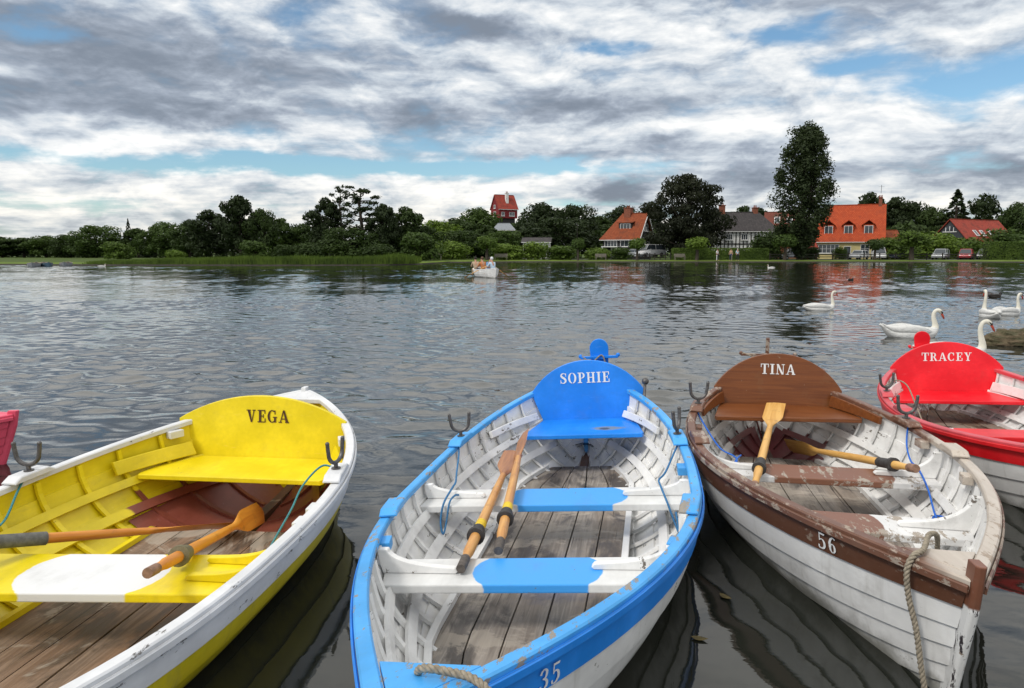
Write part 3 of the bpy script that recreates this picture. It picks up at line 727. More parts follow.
oar(w((.443, -.33, .33)), w((.147, 1.13, .0)), 'orange oar with a khaki collar pointing towards the viewer in the yellow boat', ST_YELB, R(66))

def rope_obj(H, pts, label, r=.0098):
    mb = MB(); P = [H.world(p) for p in pts]; o = P[0].copy(); rope_mb(mb, [p - o for p in P], r, .05)
    ob = mb.build('mooring_rope', MT['rope'], None, smooth=True); ob.location = o
    tag(ob, label, 'rope', 'mooring ropes at the bows')
g = H_brown.gz(-1.62)
rope_obj(H_brown, [(.10, -1.40, g - .20), (.09, -1.44, g - .08), (.06, -1.50, g + .02), (.00, -1.58, g + .05), (-.075, -1.735, g + .056), (-.12, -1.775, g + .048), (-.142, -1.79, g + .0), (-.132, -1.795, g - .09), (-.105, -1.81, g - .20), (-.085, -1.825, .10), (-.06, -1.84, -.02), (-.03, -1.85, -.10)], 'twisted hemp rope hanging over the bow of the boat TINA')
g = H_blue.gz(-1.95)
rope_obj(H_blue, [(-.10, -1.80, g - .10), (-.03, -1.86, g - .03), (.01, -1.92, g + .046), (.08, -1.93, g + .048), (.15, -1.95, g + .044), (.20, -1.99, g + .02), (.22, -2.03, g - .08), (.22, -2.1, .2), (.2, -2.2, -.05)], 'twisted grey rope laid across the bow of the boat SOPHIE')

# ================================================================== WATER
import numpy as np
def water_material():
    m, n = mat('lake_water'); co = n.new('ShaderNodeNewGeometry').outputs['Position']
    s = n.sep(co)
    w3 = n.noise(n.mapv(co, (1, 1.6, 1), (7, 5, 0), (0, 0, R(14))), 9, 3, .55, .3)
    b = n.new('ShaderNodeBump'); b.inputs['Strength'].default_value = 1.0; b.inputs['Distance'].default_value = 1.0
    n.put(b.inputs['Height'], n.m('MULTIPLY', w3, n.sstep(s[1], 2.5, 9, .0006, .0022)))
    col = n.mix(n.noise(co, .6, 3), (.012, .014, .011), (.022, .023, .018))
    p = n.out(col, .03, b.outputs[0], spec=.5); n.put(p.inputs['IOR'], n.sstep(s[1], 3.0, 9.0, 1.52, WATER_IOR))  # reflectance by distance: dark near water and far silver sheen put into the material
    return m
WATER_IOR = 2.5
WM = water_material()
def in_poly(px, py, poly):
    inside = np.zeros(px.shape, bool); n = len(poly); j = n - 1
    for i in range(n):
        xi, yi, xj, yj = poly[i][0], poly[i][1], poly[j][0], poly[j][1]
        c = ((yi > py) != (yj > py)) & (px < (xj - xi) * (py - yi) / (yj - yi + 1e-12) + xi); inside ^= c; j = i
    return inside
def lake():
    rg = np.random.default_rng(7)
    rows = [.35]
    while rows[-1] < 112: rows.append(rows[-1] + min(rows[-1] * .0047 + .0005, .165))
    rows = np.array(rows)
    cols = np.concatenate([np.linspace(-3.2, -.92, 90)[:-1], np.linspace(-.92, .92, 690), np.linspace(.92, 3.2, 90)[1:]])
    Y, T = np.meshgrid(rows, cols, indexing='ij'); X = T * (Y + .6)        # finer towards the landing
    spr = np.gradient(rows)[:, None] * np.ones_like(T); spc = .0027 * (Y + .6)
    Z = np.zeros_like(X); DX = np.zeros_like(X); DY = np.zeros_like(X)
    N = 96; lam = np.exp(rg.uniform(math.log(.17), math.log(2.4), N)); th = np.radians(-98 + rg.normal(0, 27, N)); ph = rg.uniform(0, 6.283, N)
    wgt = np.exp(-.5 * (np.log(lam / .34) / .48) ** 2); slope = wgt / math.sqrt((wgt ** 2).sum() / 2) * WAVE_SLOPE; amp = slope * lam / 6.283
    # gusts: calmer and rougher patches
    gust = np.ones_like(X)
    for i in range(14):
        l = rg.uniform(3, 16); t = rg.uniform(0, 6.283); gust += .13 * np.sin((X * math.cos(t) * .6 + Y * math.sin(t)) * 6.283 / l + rg.uniform(0, 6.283))
    sh = np.clip((Y - 1.6) / 8.5, 0, 1); sh = .15 + .85 * (sh * sh * (3 - 2 * sh)); gust = np.clip(gust, .35, 1.7) * sh
    for i in range(N):
        k = 6.283 / lam[i]; c, s_ = math.cos(th[i]), math.sin(th[i]); p = k * (X * c + Y * s_) + ph[i]
        f = np.clip((lam[i] / np.maximum(spr * abs(s_), spc * abs(c)) - 2.2) / 2.0, 0, 1) * amp[i] * gust; sn = np.sin(p); cs = np.cos(p)
        Z += f * cs; DX -= f * c * sn * 1.35; DY -= f * s_ * sn * 1.35
    hole = np.zeros(X.shape, bool)
    for H in (H_blue, H_brown, H_yel, H_red, H_pink):
        ol = H.outline(); xs = [p.x for p in ol]; ys = [p.y for p in ol]
        bb = (X > min(xs)) & (X < max(xs)) & (Y > min(ys)) & (Y < max(ys)); idx = np.nonzero(bb)
        hole[idx] = in_poly(X[idx], Y[idx], ol)
    nr, nc = X.shape; V = np.stack([X + DX, Y + DY, Z], -1).reshape(-1, 3).astype(np.float32)
    i = np.arange(nr * nc).reshape(nr, nc); q = np.stack([i[:-1, :-1], i[:-1, 1:], i[1:, 1:], i[1:, :-1]], -1).reshape(-1, 4)
    q = q[~hole.reshape(-1)[q].all(1)]
    me = bpy.data.meshes.new('lake_water'); me.vertices.add(len(V)); me.vertices.foreach_set('co', V.reshape(-1))
    me.loops.add(q.size); me.loops.foreach_set('vertex_index', q.reshape(-1).astype(np.int32)); me.polygons.add(len(q))
    me.polygons.foreach_set('loop_start', (np.arange(len(q)) * 4).astype(np.int32)); me.polygons.foreach_set('use_smooth', np.ones(len(q), bool))
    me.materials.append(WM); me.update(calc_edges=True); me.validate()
    o = bpy.data.objects.new('lake_water', me); C.objects.link(o); tag(o, 'grey rippled water of the boating lake', kind='structure')
    mb = MB()
    mb.add([(-420, -40, 0), (420, -40, 0), (420, .35, 0), (-420, .35, 0)], [(0, 1, 2, 3)])
    for sd in (-1, 1): mb.add([(sd * 3.2 * .95, .35, 0), (sd * 420, .35, 0), (sd * 420, 112, 0), (sd * 3.2 * 112.6, 112, 0)], [(0, 1, 2, 3) if sd > 0 else (3, 2, 1, 0)])
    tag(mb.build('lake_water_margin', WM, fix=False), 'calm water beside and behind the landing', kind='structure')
WAVE_SLOPE = .125
lake()

# ================================================================== LAND
def grass_mat(name, a, b, c):
    m, n = mat(name); co = n.objco()
    g = n.noise(co, .35, 5, .6); k = n.noise(co, 5.0, 4, .7)
    col = n.mix(n.sstep(g, .3, .7), a, b); col = n.mix(n.sstep(k, .45, .7, 0, .6), col, c)
    n.out(col, .9, n.bump(k, .6, .05), spec=.15); return m
MT['grass'] = grass_mat('bank_grass', (.085, .13, .018), (.13, .185, .025), (.06, .085, .018))
MT['meadow'] = grass_mat('ground_grass', (.045, .075, .014), (.075, .11, .02), (.035, .045, .015))
MT['mud'] = plain('bank_edge_mud', (.035, .03, .024), .9, .4, 3)
MT['asphalt'] = plain('asphalt', (.055, .055, .058), .9, .25, 4)
# shoreline (x, y) from left to right
SHORE = [(-420, 150), (-220, 118), (-120, 96), (-70, 84), (-45, 79), (-25, 78), (-14, 80), (-11, 86), (-9, 100), (0, 105), (30, 104), (75, 102), (130, 100), (420, 96)]
def shore_y(x):
    for (x0, y0), (x1, y1) in zip(SHORE, SHORE[1:]):
        if x0 <= x <= x1: return y0 + (y1 - y0) * (x - x0) / (x1 - x0)
    return 105
def band(name, off0, off1, z0, z1, m, label=None, kind='structure', sub=12):
    mb = MB(); P = [Vector((x, y, 0)) for x, y in SHORE]; pts = []
    for a, b in zip(P, P[1:]):
        for k in range(sub): pts.append(a + (b - a) * k / sub)
    pts.append(P[-1]); A = []; B = []
    for i, p in enumerate(pts):
        j = .0 if off0 <= 0 else 1
        A.append((p.x, p.y + off0 + .12 * mnoise.noise((p.x * .6, off0, 1)), z0)); B.append((p.x, p.y + off1 + .12 * mnoise.noise((p.x * .6, off1, 1)), z1))
    mb.rings([A, B], close=False, cap=False); o = mb.build(name, m, fix=False)
    return tag(o, label, kind=kind)
band('lake_bank', -.5, .25, -.25, .14, MT['mud'])
band('bank_grass', .25, 3.4, .14, .30, MT['grass'])
band('ground', 3.4, 1500, .30, .36, MT['meadow'])
mb = MB(); mb.add([(8, 111.0, .312), (260, 109, .312), (260, 118, .318), (8, 119, .318)], [(0, 1, 2, 3)]); tag(mb.build('road', MT['asphalt'], fix=False), kind='structure')
mb = MB(); mb.add([(-1600, -600, -.9), (1600, -600, -.9), (1600, 2200, -.9), (-1600, 2200, -.9)], [(0, 1, 2, 3)]); tag(mb.build('lake_bed', MT['mud'], fix=False), kind='structure')

# ================================================================== FOLIAGE
def leaf_mat(name, var=.5):
    m, n = mat(name)
    oi = n.new('ShaderNodeObjectInfo'); g = n.new('ShaderNodeNewGeometry'); co = n.objco()
    base = oi.outputs['Color']; rp = g.outputs['Random Per Island']
    dark = n.mix(1.0, base, (.55, .60, .55), 'MULTIPLY'); light = n.mix(1.0, base, (1.45, 1.40, 1.15), 'MULTIPLY')
    c = n.mix(n.m('MULTIPLY', n.m('ADD', rp, n.sstep(n.noise(co, .55, 3), .35, .65)), .5), dark, light)
    d = n.new('ShaderNodeBsdfPrincipled'); n.put(d.inputs['Base Color'], c); d.inputs['Roughness'].default_value = .65; d.inputs['Specular IOR Level'].default_value = .2
    t = n.new('ShaderNodeBsdfTranslucent'); n.put(t.inputs['Color'], n.mix(1.0, c, (1.1, 1.25, .6), 'MULTIPLY'))
    x = n.new('ShaderNodeMixShader'); x.inputs[0].default_value = .22; n.l.new(d.outputs[0], x.inputs[1]); n.l.new(t.outputs[0], x.inputs[2])
    o = n.new('ShaderNodeOutputMaterial'); n.l.new(x.outputs[0], o.inputs[0]); return m
MT['leaf'] = leaf_mat('tree_leaves')
MT['bark'] = plain('tree_bark', (.060, .048, .036), .9, .35, 6)
class Lv:
    """leaf clump collector"""
    def __init__(s, seed): s.r = random.Random(seed); s.v = []; s.f = []
    def leaf(s, c, size, out=None):
        r = s.r; n = Vector((r.gauss(0, 1), r.gauss(0, 1), r.gauss(0, 1)))
        if out is not None: n = n.normalized() * .8 + out
        n.normalize(); t = n.orthogonal().normalized(); b = n.cross(t); a = r.uniform(0, 6.28)
        t, b = t * math.cos(a) + b * math.sin(a), b * math.cos(a) - t * math.sin(a)
        k_ = r.uniform(.55, 1.0) if r.random() < .7 else r.uniform(1.0, 1.7); l, w = size * k_ * r.uniform(.9, 1.2), size * k_ * r.uniform(.55, .8); o = len(s.v)
        s.v += [c - t * l, c + b * w * .8 - t * l * .1, c + t * l + n * l * .2, c - b * w - t * l * .05]; s.f.append((o, o + 1, o + 2, o + 3))
    def blob(s, c, rad, n, size, shell=.62, flat=0.0):
        c = Vector(c); rad = Vector(rad) if hasattr(rad, '__len__') else Vector((rad,) * 3)
        k = 0
        while k < n:
            d = Vector((s.r.gauss(0, 1), s.r.gauss(0, 1), s.r.gauss(0, 1))).normalized()
            q = s.r.uniform(shell, 1.0) if s.r.random() < .8 else s.r.uniform(.2, 1.08)
            p = c + Vector((d.x * rad.x, d.y * rad.y, d.z * rad.z)) * q
            if mnoise.noise(p * (2.2 / max(.6, rad.length * .5)) + Vector((7, 3, 1))) < -.28 and s.r.random() < .75: k += .35; continue
            s.leaf(p, size, d); k += 1
    def mesh(s, name):
        me = bpy.data.meshes.new(name); me.from_pydata([tuple(p) for p in s.v], [], s.f); me.materials.append(MT['leaf']); me.update(); return me
def trunk_mesh(name, parts):
    mb = MB()
    for path, rad in parts: mb.tube(path, rad, 8)
    o = mb.build(name, MT['bark'], None, smooth=50); me = o.data; bpy.data.objects.remove(o); return me
PROTO = {}
def broad(seed, W=1.0, Hh=1.0, nl=15, leaves=4600, size=.024, base=.08, spread=.66, lr=(.22, .50), fl=(.55, .85)):
    """unit tree: height about 1, width about W"""
    L = Lv(seed); r = L.r; parts = [([(0, 0, -.02), (.004, 0, .12), (0, .01, .34), (.01, 0, .6)], [.032, .024, .018, .006])]
    lob = []
    for i in range(nl):
        t = (i + .5) / nl; z = base + .06 + (.86 - base) * t ** .85; prof = math.sin(math.pi * min(1, (t * .80 + .20))) ** .7
        a = i * 2.399 + r.uniform(-.4, .4); d = W * .5 * spread * prof * r.uniform(.45, 1.22)
        rr = W * .5 * r.uniform(lr[0], lr[1]) * (1.0 - .25 * t)
        c = Vector((math.cos(a) * d, math.sin(a) * d, z)); lob.append((c, rr))
        parts.append(([(0, 0, z * .45), (c.x * .5, c.y * .5, z * .75), tuple(c)], [.010, .007, .003]))
    lob.append((Vector((0, 0, base + .33)), W * .30))
    tot = sum(q * q for _, q in lob)
    for c, q in lob: L.blob(c, (q, q, q * r.uniform(*fl)), int(leaves * q * q / tot), size)
    return trunk_mesh('trunk', parts), L.mesh('crown')
def poplar(seed):
    L = Lv(seed); r = L.r; parts = [([(0, 0, -.01), (0, 0, .3), (.01, 0, .95)], [.022, .015, .003]), ([(0, 0, .10), (.05, 0, .3), (.06, 0, .9)], [.012, .009, .003])]
    prof = [(0, .20), (.08, .27), (.15, .52), (.22, .74), (.30, .90), (.45, 1.0), (.64, .88), (.80, .74), (.92, .58), (1, .42)]
    def pw(t):
        for (a, x), (b, y) in zip(prof, prof[1:]):
            if a <= t <= b: return x + (y - x) * (t - a) / (b - a)
    for i in range(104):
        t = .05 + .91 * i / 103; w = .222 * pw(t) * r.uniform(.86, 1.04); a = i * 2.399; q = r.uniform(.040, .058) * (.75 + .35 * pw(t))
        d = max(0, w - q) * (1.0 if i % 3 else .45); c = Vector((math.cos(a) * d, math.sin(a) * d, t))
        L.blob(c, (q, q, q * 1.55), 330, .0084, .2)
        parts.append(([(0, 0, t - .08), tuple(c)], [.006, .002]))
    for dx, z in ((-.045, .965), (.055, .965), (.01, .94), (-.09, .90), (.095, .90)): L.blob((dx, 0, z - .015), (.026, .026, .045), 150, .0086, .3)
    return trunk_mesh('trunk', parts), L.mesh('crown')
def pine(seed):
    L = Lv(seed); r = L.r; parts = [([(0, 0, -.02), (.01, 0, .4), (-.015, 0, .75), (.01, .0, .97)], [.026, .018, .012, .003])]
    for i in range(21):
        t = i / 20; z = .36 + .60 * t; a = i * 2.399; d = r.uniform(.10, .25) * (1 - .45 * t); c = Vector((math.cos(a) * d, math.sin(a) * d, z + .02))
        L.blob(c, (r.uniform(.06, .11), r.uniform(.06, .11), .032), 120, .014, .2); parts.append(([(0, 0, z - .04), (c.x * .6, c.y * .6, z - .03), tuple(c)], [.009, .006, .002]))
    return trunk_mesh('trunk', parts), L.mesh('crown')
def spire(seed, W=.26):
    L = Lv(seed); r = L.r; parts = [([(0, 0, -.02), (0, 0, .5), (0, 0, .99)], [.022, .012, .002])]
    for i in range(70):
        t = i / 69; z = .08 + .90 * t; a = i * 2.399; d = W * (1 - t) ** .9 * r.uniform(.5, 1)
        c = Vector((math.cos(a) * d, math.sin(a) * d, z - .02)); L.blob(c, (.05 * (1.15 - t), .05 * (1.15 - t), .028), 36, .016, .2)
        parts.append(([(0, 0, z), tuple(c)], [.005, .002]))
    return trunk_mesh('trunk', parts), L.mesh('crown')
def pollard(seed):
    L = Lv(seed); parts = [([(0, 0, -.03), (.01, 0, .3), (0, 0, .58)], [.055, .042, .035])]
    for i in range(8):
        a = i * .785; parts.append(([(0, 0, .55), (math.cos(a) * .2, math.sin(a) * .2, .75)], [.02, .006]))
    L.blob((0, 0, .72), (.36, .36, .28), 1300, .035, .4); L.blob((.1, .05, .86), (.2, .2, .14), 250, .03, .3); L.blob((-.15, 0, .62), (.2, .2, .16), 250, .03, .3)
    return trunk_mesh('trunk', parts), L.mesh('crown')
def bush(seed):
    L = Lv(seed); r = L.r; parts = []
    for i in range(9):
        a = i * 2.399; d = .33 * math.sqrt(i / 9); z = r.uniform(.38, .66) * (1 - .5 * d); c = (math.cos(a) * d, math.sin(a) * d, z); q = r.uniform(.24, .34)
        L.blob(c, (q, q, q * .9), 330, .034); parts.append(([(0, 0, -.02), c], [.02, .006]))
    for i in range(6): a = i * 1.05; L.blob((math.cos(a) * .3, math.sin(a) * .3, .16), (.22, .22, .18), 150, .034)
    return trunk_mesh('stems', parts), L.mesh('crown')
PROTO['broad'] = [broad(1, .95, nl=22, leaves=8500), broad(2, 1.1, nl=26, leaves=9000), broad(3, .8, nl=22, leaves=8000), broad(4, 1.3, nl=30, base=.03, leaves=10000), broad(5, .9, nl=20, leaves=7500, lr=(.18, .42)), broad(6, 1.0, nl=24, leaves=8500, lr=(.2, .46))]
PROTO['beech'] = [broad(9, 1.12, nl=44, leaves=26000, size=.0145, base=.02, spread=.78, lr=(.24, .42), fl=(.38, .6))]
PROTO['poplar'] = [poplar(21)]; PROTO['pine'] = [pine(31), pine(35)]; PROTO['spire'] = [spire(41)]
PROTO['cypress'] = [broad(51, 1.0, nl=22, base=.10, leaves=5200, size=.028, spread=.7)]
PROTO['pollard'] = [pollard(61)]; PROTO['bush'] = [bush(71), bush(72)]
G1, G2, G3, G4, PUR = (.036, .060, .017), (.052, .086, .021), (.075, .120, .024), (.115, .175, .03), (.020, .0245, .0135)
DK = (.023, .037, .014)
def tree(kind, px, top, wpx, Y, col, label, cat='tree', name=None, group=None, v=0, base=None, rot=None):
    P = at(px, 252, Y); z0 = .3 if base is None else base
    zt = at(px, top, Y).z; h = zt - z0; tm, cm = PROTO[kind][v % len(PROTO[kind])]
    xs = [q.co.x for q in cm.vertices]; w0 = max(xs) - min(xs)
    zs = sorted(q.co.z for q in cm.vertices); xs.sort(); w0 = xs[int(len(xs) * .985)] - xs[int(len(xs) * .015)]; sxy = (wpx * {'broad': 1.08 if px < 430 else 1.16, 'poplar': .77, 'cypress': 1.1}.get(kind, 1.0) / ppm(Y)) / w0; zmax = zs[int(len(zs) * .996)]
    root = empty(name or {'bush': 'shrub', 'pine': 'pine_tree', 'poplar': 'poplar_tree', 'beech': 'copper_beech_tree', 'spire': 'conifer_tree', 'pollard': 'pollard_tree'}.get(kind, 'tree'), (P.x, Y, z0), (0, 0, rnd.uniform(0, 6.28) if rot is None else rot), label=label, cat=cat, group=group)
    for nm, me in (('stems' if kind == 'bush' else 'trunk', tm), ('crown', cm)):
        o = bpy.data.objects.new(nm, me); C.objects.link(o); o.parent = root; o.scale = (sxy, sxy, h / zmax)
        if nm == 'crown': o.color = (*col, 1)
    return root
WOOD = 'trees of the wood along the left shore'; VILL = 'trees among the village houses'
TR = [
 ('broad', 2, 237, 34, 150, G1, 'low dark tree at the very left edge of the far shore', WOOD, 0),
 ('broad', 24, 238, 30, 152, G1, 'second small dark tree from the left edge of the far shore', WOOD, 2),
 ('broad', 46, 236, 32, 150, G2, 'low rounded tree above the moored boats on the far left', WOOD, 1),
 ('broad', 70, 235, 34, 148, G1, 'dark tree just left of the flat topped crown on the far left', WOOD, 3),
 ('broad', 96, 226, 44, 145, G2, 'flat topped tree rising over the far left tree line', WOOD, 3),
 ('spire', 130, 219, 12, 150, DK, 'thin conifer spike poking above the left woods', WOOD, 0),
 ('broad', 138, 229, 26, 148, G1, 'dark tree right of the thin conifer spike', WOOD, 2),
 ('broad', 166, 223, 42, 140, G2, 'broad domed tree in the left woods with sky on both sides', WOOD, 1),
 ('broad', 190, 222, 26, 128, G1, 'dark tree right of the domed tree in the left woods', WOOD, 2),
 ('broad', 210, 211, 36, 122, DK, 'very dark tree stepping up towards the tall left clump', WOOD, 0),
 ('broad', 241, 197, 32, 118, DK, 'tallest dark tree of the left woodland clump', WOOD, 2),
 ('broad', 264, 210, 28, 118, G1, 'dark tree leaning on the right of the tallest left clump', WOOD, 1),
 ('broad', 282, 219, 26, 120, G2, 'right shoulder tree of the tall left clump', WOOD, 0),
 ('broad', 303, 224, 34, 122, G1, 'low dark tree filling the dip left of the pines', WOOD, 1),
 ('broad', 327, 199, 30, 112, DK, 'dense dark tree left of the two open pines', WOOD, 0),
 ('pine', 342, 187, 22, 112, DK, 'slimmer of the two open pines with bare trunks', WOOD, 1),
 ('pine', 362, 187, 36, 110, DK, 'wider of the two open pines with sky showing through', WOOD, 0),
 ('broad', 352, 228, 50, 106, G1, 'dark undergrowth tree below the two open pines', WOOD, 3),
 ('broad', 384, 205, 26, 108, DK, 'dark ragged tree right of the two open pines', WOOD, 2),
 ('broad', 406, 208, 34, 112, G1, 'dark green tree at the right end of the left woods', WOOD, 0),
 ('broad', 437, 221, 40, 128, G4, 'bright yellow green tree left of the red tower', VILL, 1),
 ('broad', 425, 226, 36, 116, G1, 'dark rounded tree in front of the bright green tree', VILL, 3),
 ('broad', 456, 219, 34, 150, G1, 'small tree peeking up left of the red tower', VILL, 0),
 ('broad', 478, 209, 40, 165, G2, 'tree in front of the left foot of the red tower', VILL, 1),
 ('broad', 462, 231, 42, 124, G1, 'dark bushy tree below the red tower', VILL, 3),
 ('broad', 521, 222, 30, 180, G1, 'tree between the red tower and the dark group', VILL, 2),
 ('broad', 541, 204, 42, 140, DK, 'left of the two dark domed trees right of the red tower', VILL, 1),
 ('broad', 572, 206, 44, 142, DK, 'right of the two dark domed trees right of the red tower', VILL, 3),
 ('broad', 556, 219, 64, 128, DK, 'wide very dark tree in front of the two domed trees', VILL, 3),
 ('broad', 597, 217, 34, 150, G1, 'dark tree at the left of the first orange roof', VILL, 0),
 ('broad', 622, 207, 40, 155, DK, 'dark tree behind the ridge of the first orange roof', VILL, 1),
 ('broad', 650, 203, 26, 150, DK, 'dark tree between the first orange roof and the copper beech', VILL, 0),
 ('broad', 503, 231, 40, 122, G2, 'green tree before the pale building below the red tower', VILL, 3),
 ('broad', 487, 226, 26, 126, G1, 'dark tree at the left of the pale building', VILL, 0),
 ('broad', 524, 229, 26, 124, DK, 'dark tree at the right of the pale building', VILL, 2),
 ('beech', 687, 176, 58, 116, PUR, 'huge purple black copper beech between the houses', VILL, 0),
 ('broad', 742, 207, 26, 165, G1, 'small tree behind the timbered house ridge', VILL, 0),
 ('broad', 757, 209, 24, 168, DK, 'dark tree at the left of the tall poplar, behind a roof', VILL, 2),
 ('poplar', 800, 126, 60, 109, (.034, .050, .022), 'very tall column shaped poplar by the water', VILL, 0),
 ('broad', 866, 194, 32, 150, DK, 'dark tree behind the right end of the orange roof', VILL, 0),
 ('broad', 893, 198, 30, 152, DK, 'dark tree just right of the tall chimney', VILL, 2),
 ('broad', 912, 203, 30, 150, DK, 'third dark tree right of the orange roof', VILL, 1),
 ('broad', 930, 208, 28, 146, G1, 'lower green tree left of the spiky conifer', VILL, 0),
 ('spire', 953, 190, 46, 142, DK, 'ragged spiky conifer beside the wide cypress', VILL, 0),
 ('cypress', 977, 196, 44, 148, DK, 'wide flat topped cypress behind the barn roof', VILL, 0),
 ('broad', 1014, 204, 34, 140, G1, 'tree above the right end of the barn roof', VILL, 1),
 ('broad', 1000, 222, 36, 145, G1, 'low tree behind the right end of the barn', VILL, 2)]
for k, px, top, w, Y, c, lab, g, v in TR: tree(k, px, top, w, Y, c, lab, group=g, v=v)
POL = 'clipped round trees on the bank'
for px, top, w, c, lab in ((487, 236, 19, G3, 'clipped round tree on the bank behind the rowed boat'), (637, 238, 15, G3, 'small clipped round tree in front of the first orange roof'), (697, 237, 20, G4, 'clipped round tree growing out of the hedge below the copper beech'),
    (785, 234, 20, G2, 'clipped round tree to the left of the poplar'), (875, 239, 15, G1, 'clipped round tree in front of the yellow house'), (578, 238, 12, G2, 'clipped round tree beside the slanting white pole'), (912, 231, 28, G3, 'largest clipped round tree, left of the silver car')):
    tree('pollard', px, top, w, 106.5, c, lab, group=POL)
SH = 'shrubs along the far bank'
for i, (px, top, w, Y, c, lab) in enumerate(((118, 242, 26, 118, G3, 'rounded green shrub below the thin conifer spike'), (175, 250, 16, 108, G4, 'small bright shrub behind the reeds'), (255, 241, 30, 106, G2, 'shrub in front of the tall left clump'), (288, 245, 22, 104, G1, 'dark shrub right of the tall left clump'),
    (310, 243, 30, 102, G1, 'dark shrub behind the reeds'), (378, 244, 34, 100, G1, 'dark shrub at the end of the reeds'), (420, 233, 40, 100, G2, 'large rounded shrub at the point of the reed bank'), (451, 241, 32, 112, G4, 'green shrub left of the rowed boat'), (508, 244, 34, 111, G4, 'green shrub right of the rowed boat'),
    (535, 242, 28, 112, G4, 'bright shrub below the pale building'), (562, 246, 34, 111, G3, 'shrub before the white shed'), (598, 248, 24, 112, G4, 'shrub at the left corner of the first orange roofed house'), (621, 248, 22, 112, G2, 'dark shrub before the first orange roofed house'),
    (768, 231, 34, 114, G1, 'dark shrub between the timbered house and the poplar'), (893, 238, 34, 114, G3, 'green shrub at the right corner of the yellow house'), (935, 233, 40, 122, G4, 'bright green bush behind the silver car'), (962, 238, 44, 124, G3, 'green bush in front of the barn'),
    (1010, 229, 46, 124, G2, 'dark bush before the right end of the barn roof'), (812, 247, 14, 112, G1, 'dark shrub at the foot of the poplar'), (840, 247, 12, 115, G3, 'shrub under the windows of the yellow house'))):
    tree('bush', px, top, w, Y, c, lab, cat='shrub', group=SH, v=i)
def hedge(px0, px1, top, Y, d, col, label):
    a, b = at(px0, 252, Y), at(px1, 252, Y); h = at(px0, top, Y).z - .3; L = Lv(int(px0)); W = b.x - a.x; r = L.r
    for i in range(int(W * 900)):
        f = r.random(); s = r.random(); x = r.uniform(0, W)
        wob = .10 * mnoise.noise((x * .9, 3, 1)) + .05 * mnoise.noise((x * 3, 3, 5))
        if s < .58: p = Vector((x, -wob, r.uniform(-.1, h))); o = Vector((0, -1, .1))
        elif s < .70: p = Vector((r.choice((0, W)) + r.uniform(-.06, .06), r.uniform(0, d), r.uniform(-.1, h))); o = Vector((-1, -.3, .1))
        else: p = Vector((x, r.uniform(0, d), h + wob)); o = Vector((0, -.1, 1))
        L.leaf(p + Vector((0, r.uniform(-.05, .08), r.uniform(-.06, .05))), .095, o)
    o = bpy.data.objects.new('hedge', L.mesh('hedge')); C.objects.link(o); o.location = (a.x, Y, .3); o.color = (*col, 1)
    mb = MB(); mb.box((W / 2, d / 2 + .08, h / 2 - .1), (W - .7, d - .6, h - .4)); mb.build('hedge_core', plain('hedge_twigs', (.02, .026, .012), .9, .3, 4), o)
    tag(o, label, 'hedge')
hedge(674, 769, 248.5, 109, 1.6, G3, 'long clipped hedge left of the poplar, three people before it')
hedge(989, 1040, 242, 108, 2.2, G3, 'tall clipped hedge at the right edge of the bank')
hedge(752, 775, 242, 118, 1.0, G3, 'short hedge below the timbered wall')
# far woodland that closes the gaps below the crowns, one mass
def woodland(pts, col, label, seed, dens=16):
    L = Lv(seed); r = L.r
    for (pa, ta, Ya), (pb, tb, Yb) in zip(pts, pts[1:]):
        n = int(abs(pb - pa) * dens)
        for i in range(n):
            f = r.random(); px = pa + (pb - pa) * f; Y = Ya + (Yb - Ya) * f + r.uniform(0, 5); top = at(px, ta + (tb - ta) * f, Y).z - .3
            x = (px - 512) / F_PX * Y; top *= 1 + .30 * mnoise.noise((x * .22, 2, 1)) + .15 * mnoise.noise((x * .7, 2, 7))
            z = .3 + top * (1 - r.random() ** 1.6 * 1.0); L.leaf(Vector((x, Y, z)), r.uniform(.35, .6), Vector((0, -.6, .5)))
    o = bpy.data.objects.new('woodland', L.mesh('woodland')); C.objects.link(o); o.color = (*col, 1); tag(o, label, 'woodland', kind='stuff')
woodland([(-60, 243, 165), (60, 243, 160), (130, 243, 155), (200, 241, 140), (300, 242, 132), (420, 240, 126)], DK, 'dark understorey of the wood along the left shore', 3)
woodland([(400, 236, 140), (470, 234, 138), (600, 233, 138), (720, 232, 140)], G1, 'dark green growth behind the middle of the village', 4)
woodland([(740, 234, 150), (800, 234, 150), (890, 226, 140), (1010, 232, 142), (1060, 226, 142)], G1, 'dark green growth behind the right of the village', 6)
# reeds along the left shore
def reeds():
    r = random.Random(5); mb = MB()
    for i in range(15000):
        px = r.uniform(100, 412); x0 = (px - 512) / F_PX * 82; dd = r.uniform(0, 1) ** 1.5 * 5
        y = shore_y(x0) + .2 + dd; hh = (.35 + .42 * min(1, max(0, (px - 120) / 120)) + .35 * max(0, 1 - abs(px - 395) / 14)) * r.uniform(.6, 1.25) * (1 + .25 * mnoise.noise((x0 * .35, 1, 1)))
        b = Vector((x0 + r.uniform(-.5, .5), y, .12 + .03 * dd)); w = r.uniform(.03, .06); lx, ly = r.gauss(0, .12) * hh, r.gauss(0, .10) * hh
        mb.add([b - Vector((w, 0, 0)), b + Vector((w, 0, 0)), b + Vector((lx * .4 + w * .7, ly * .4, hh * .6)), b + Vector((lx, ly, hh)), b + Vector((lx * .4 - w * .7, ly * .4, hh * .6))], [(0, 1, 2, 3, 4)])
    o = mb.build('reeds', MT['leaf'], fix=False); o.color = (.068, .108, .018, 1); tag(o, 'bright green reeds along the left shore', 'reeds', kind='stuff')
reeds()

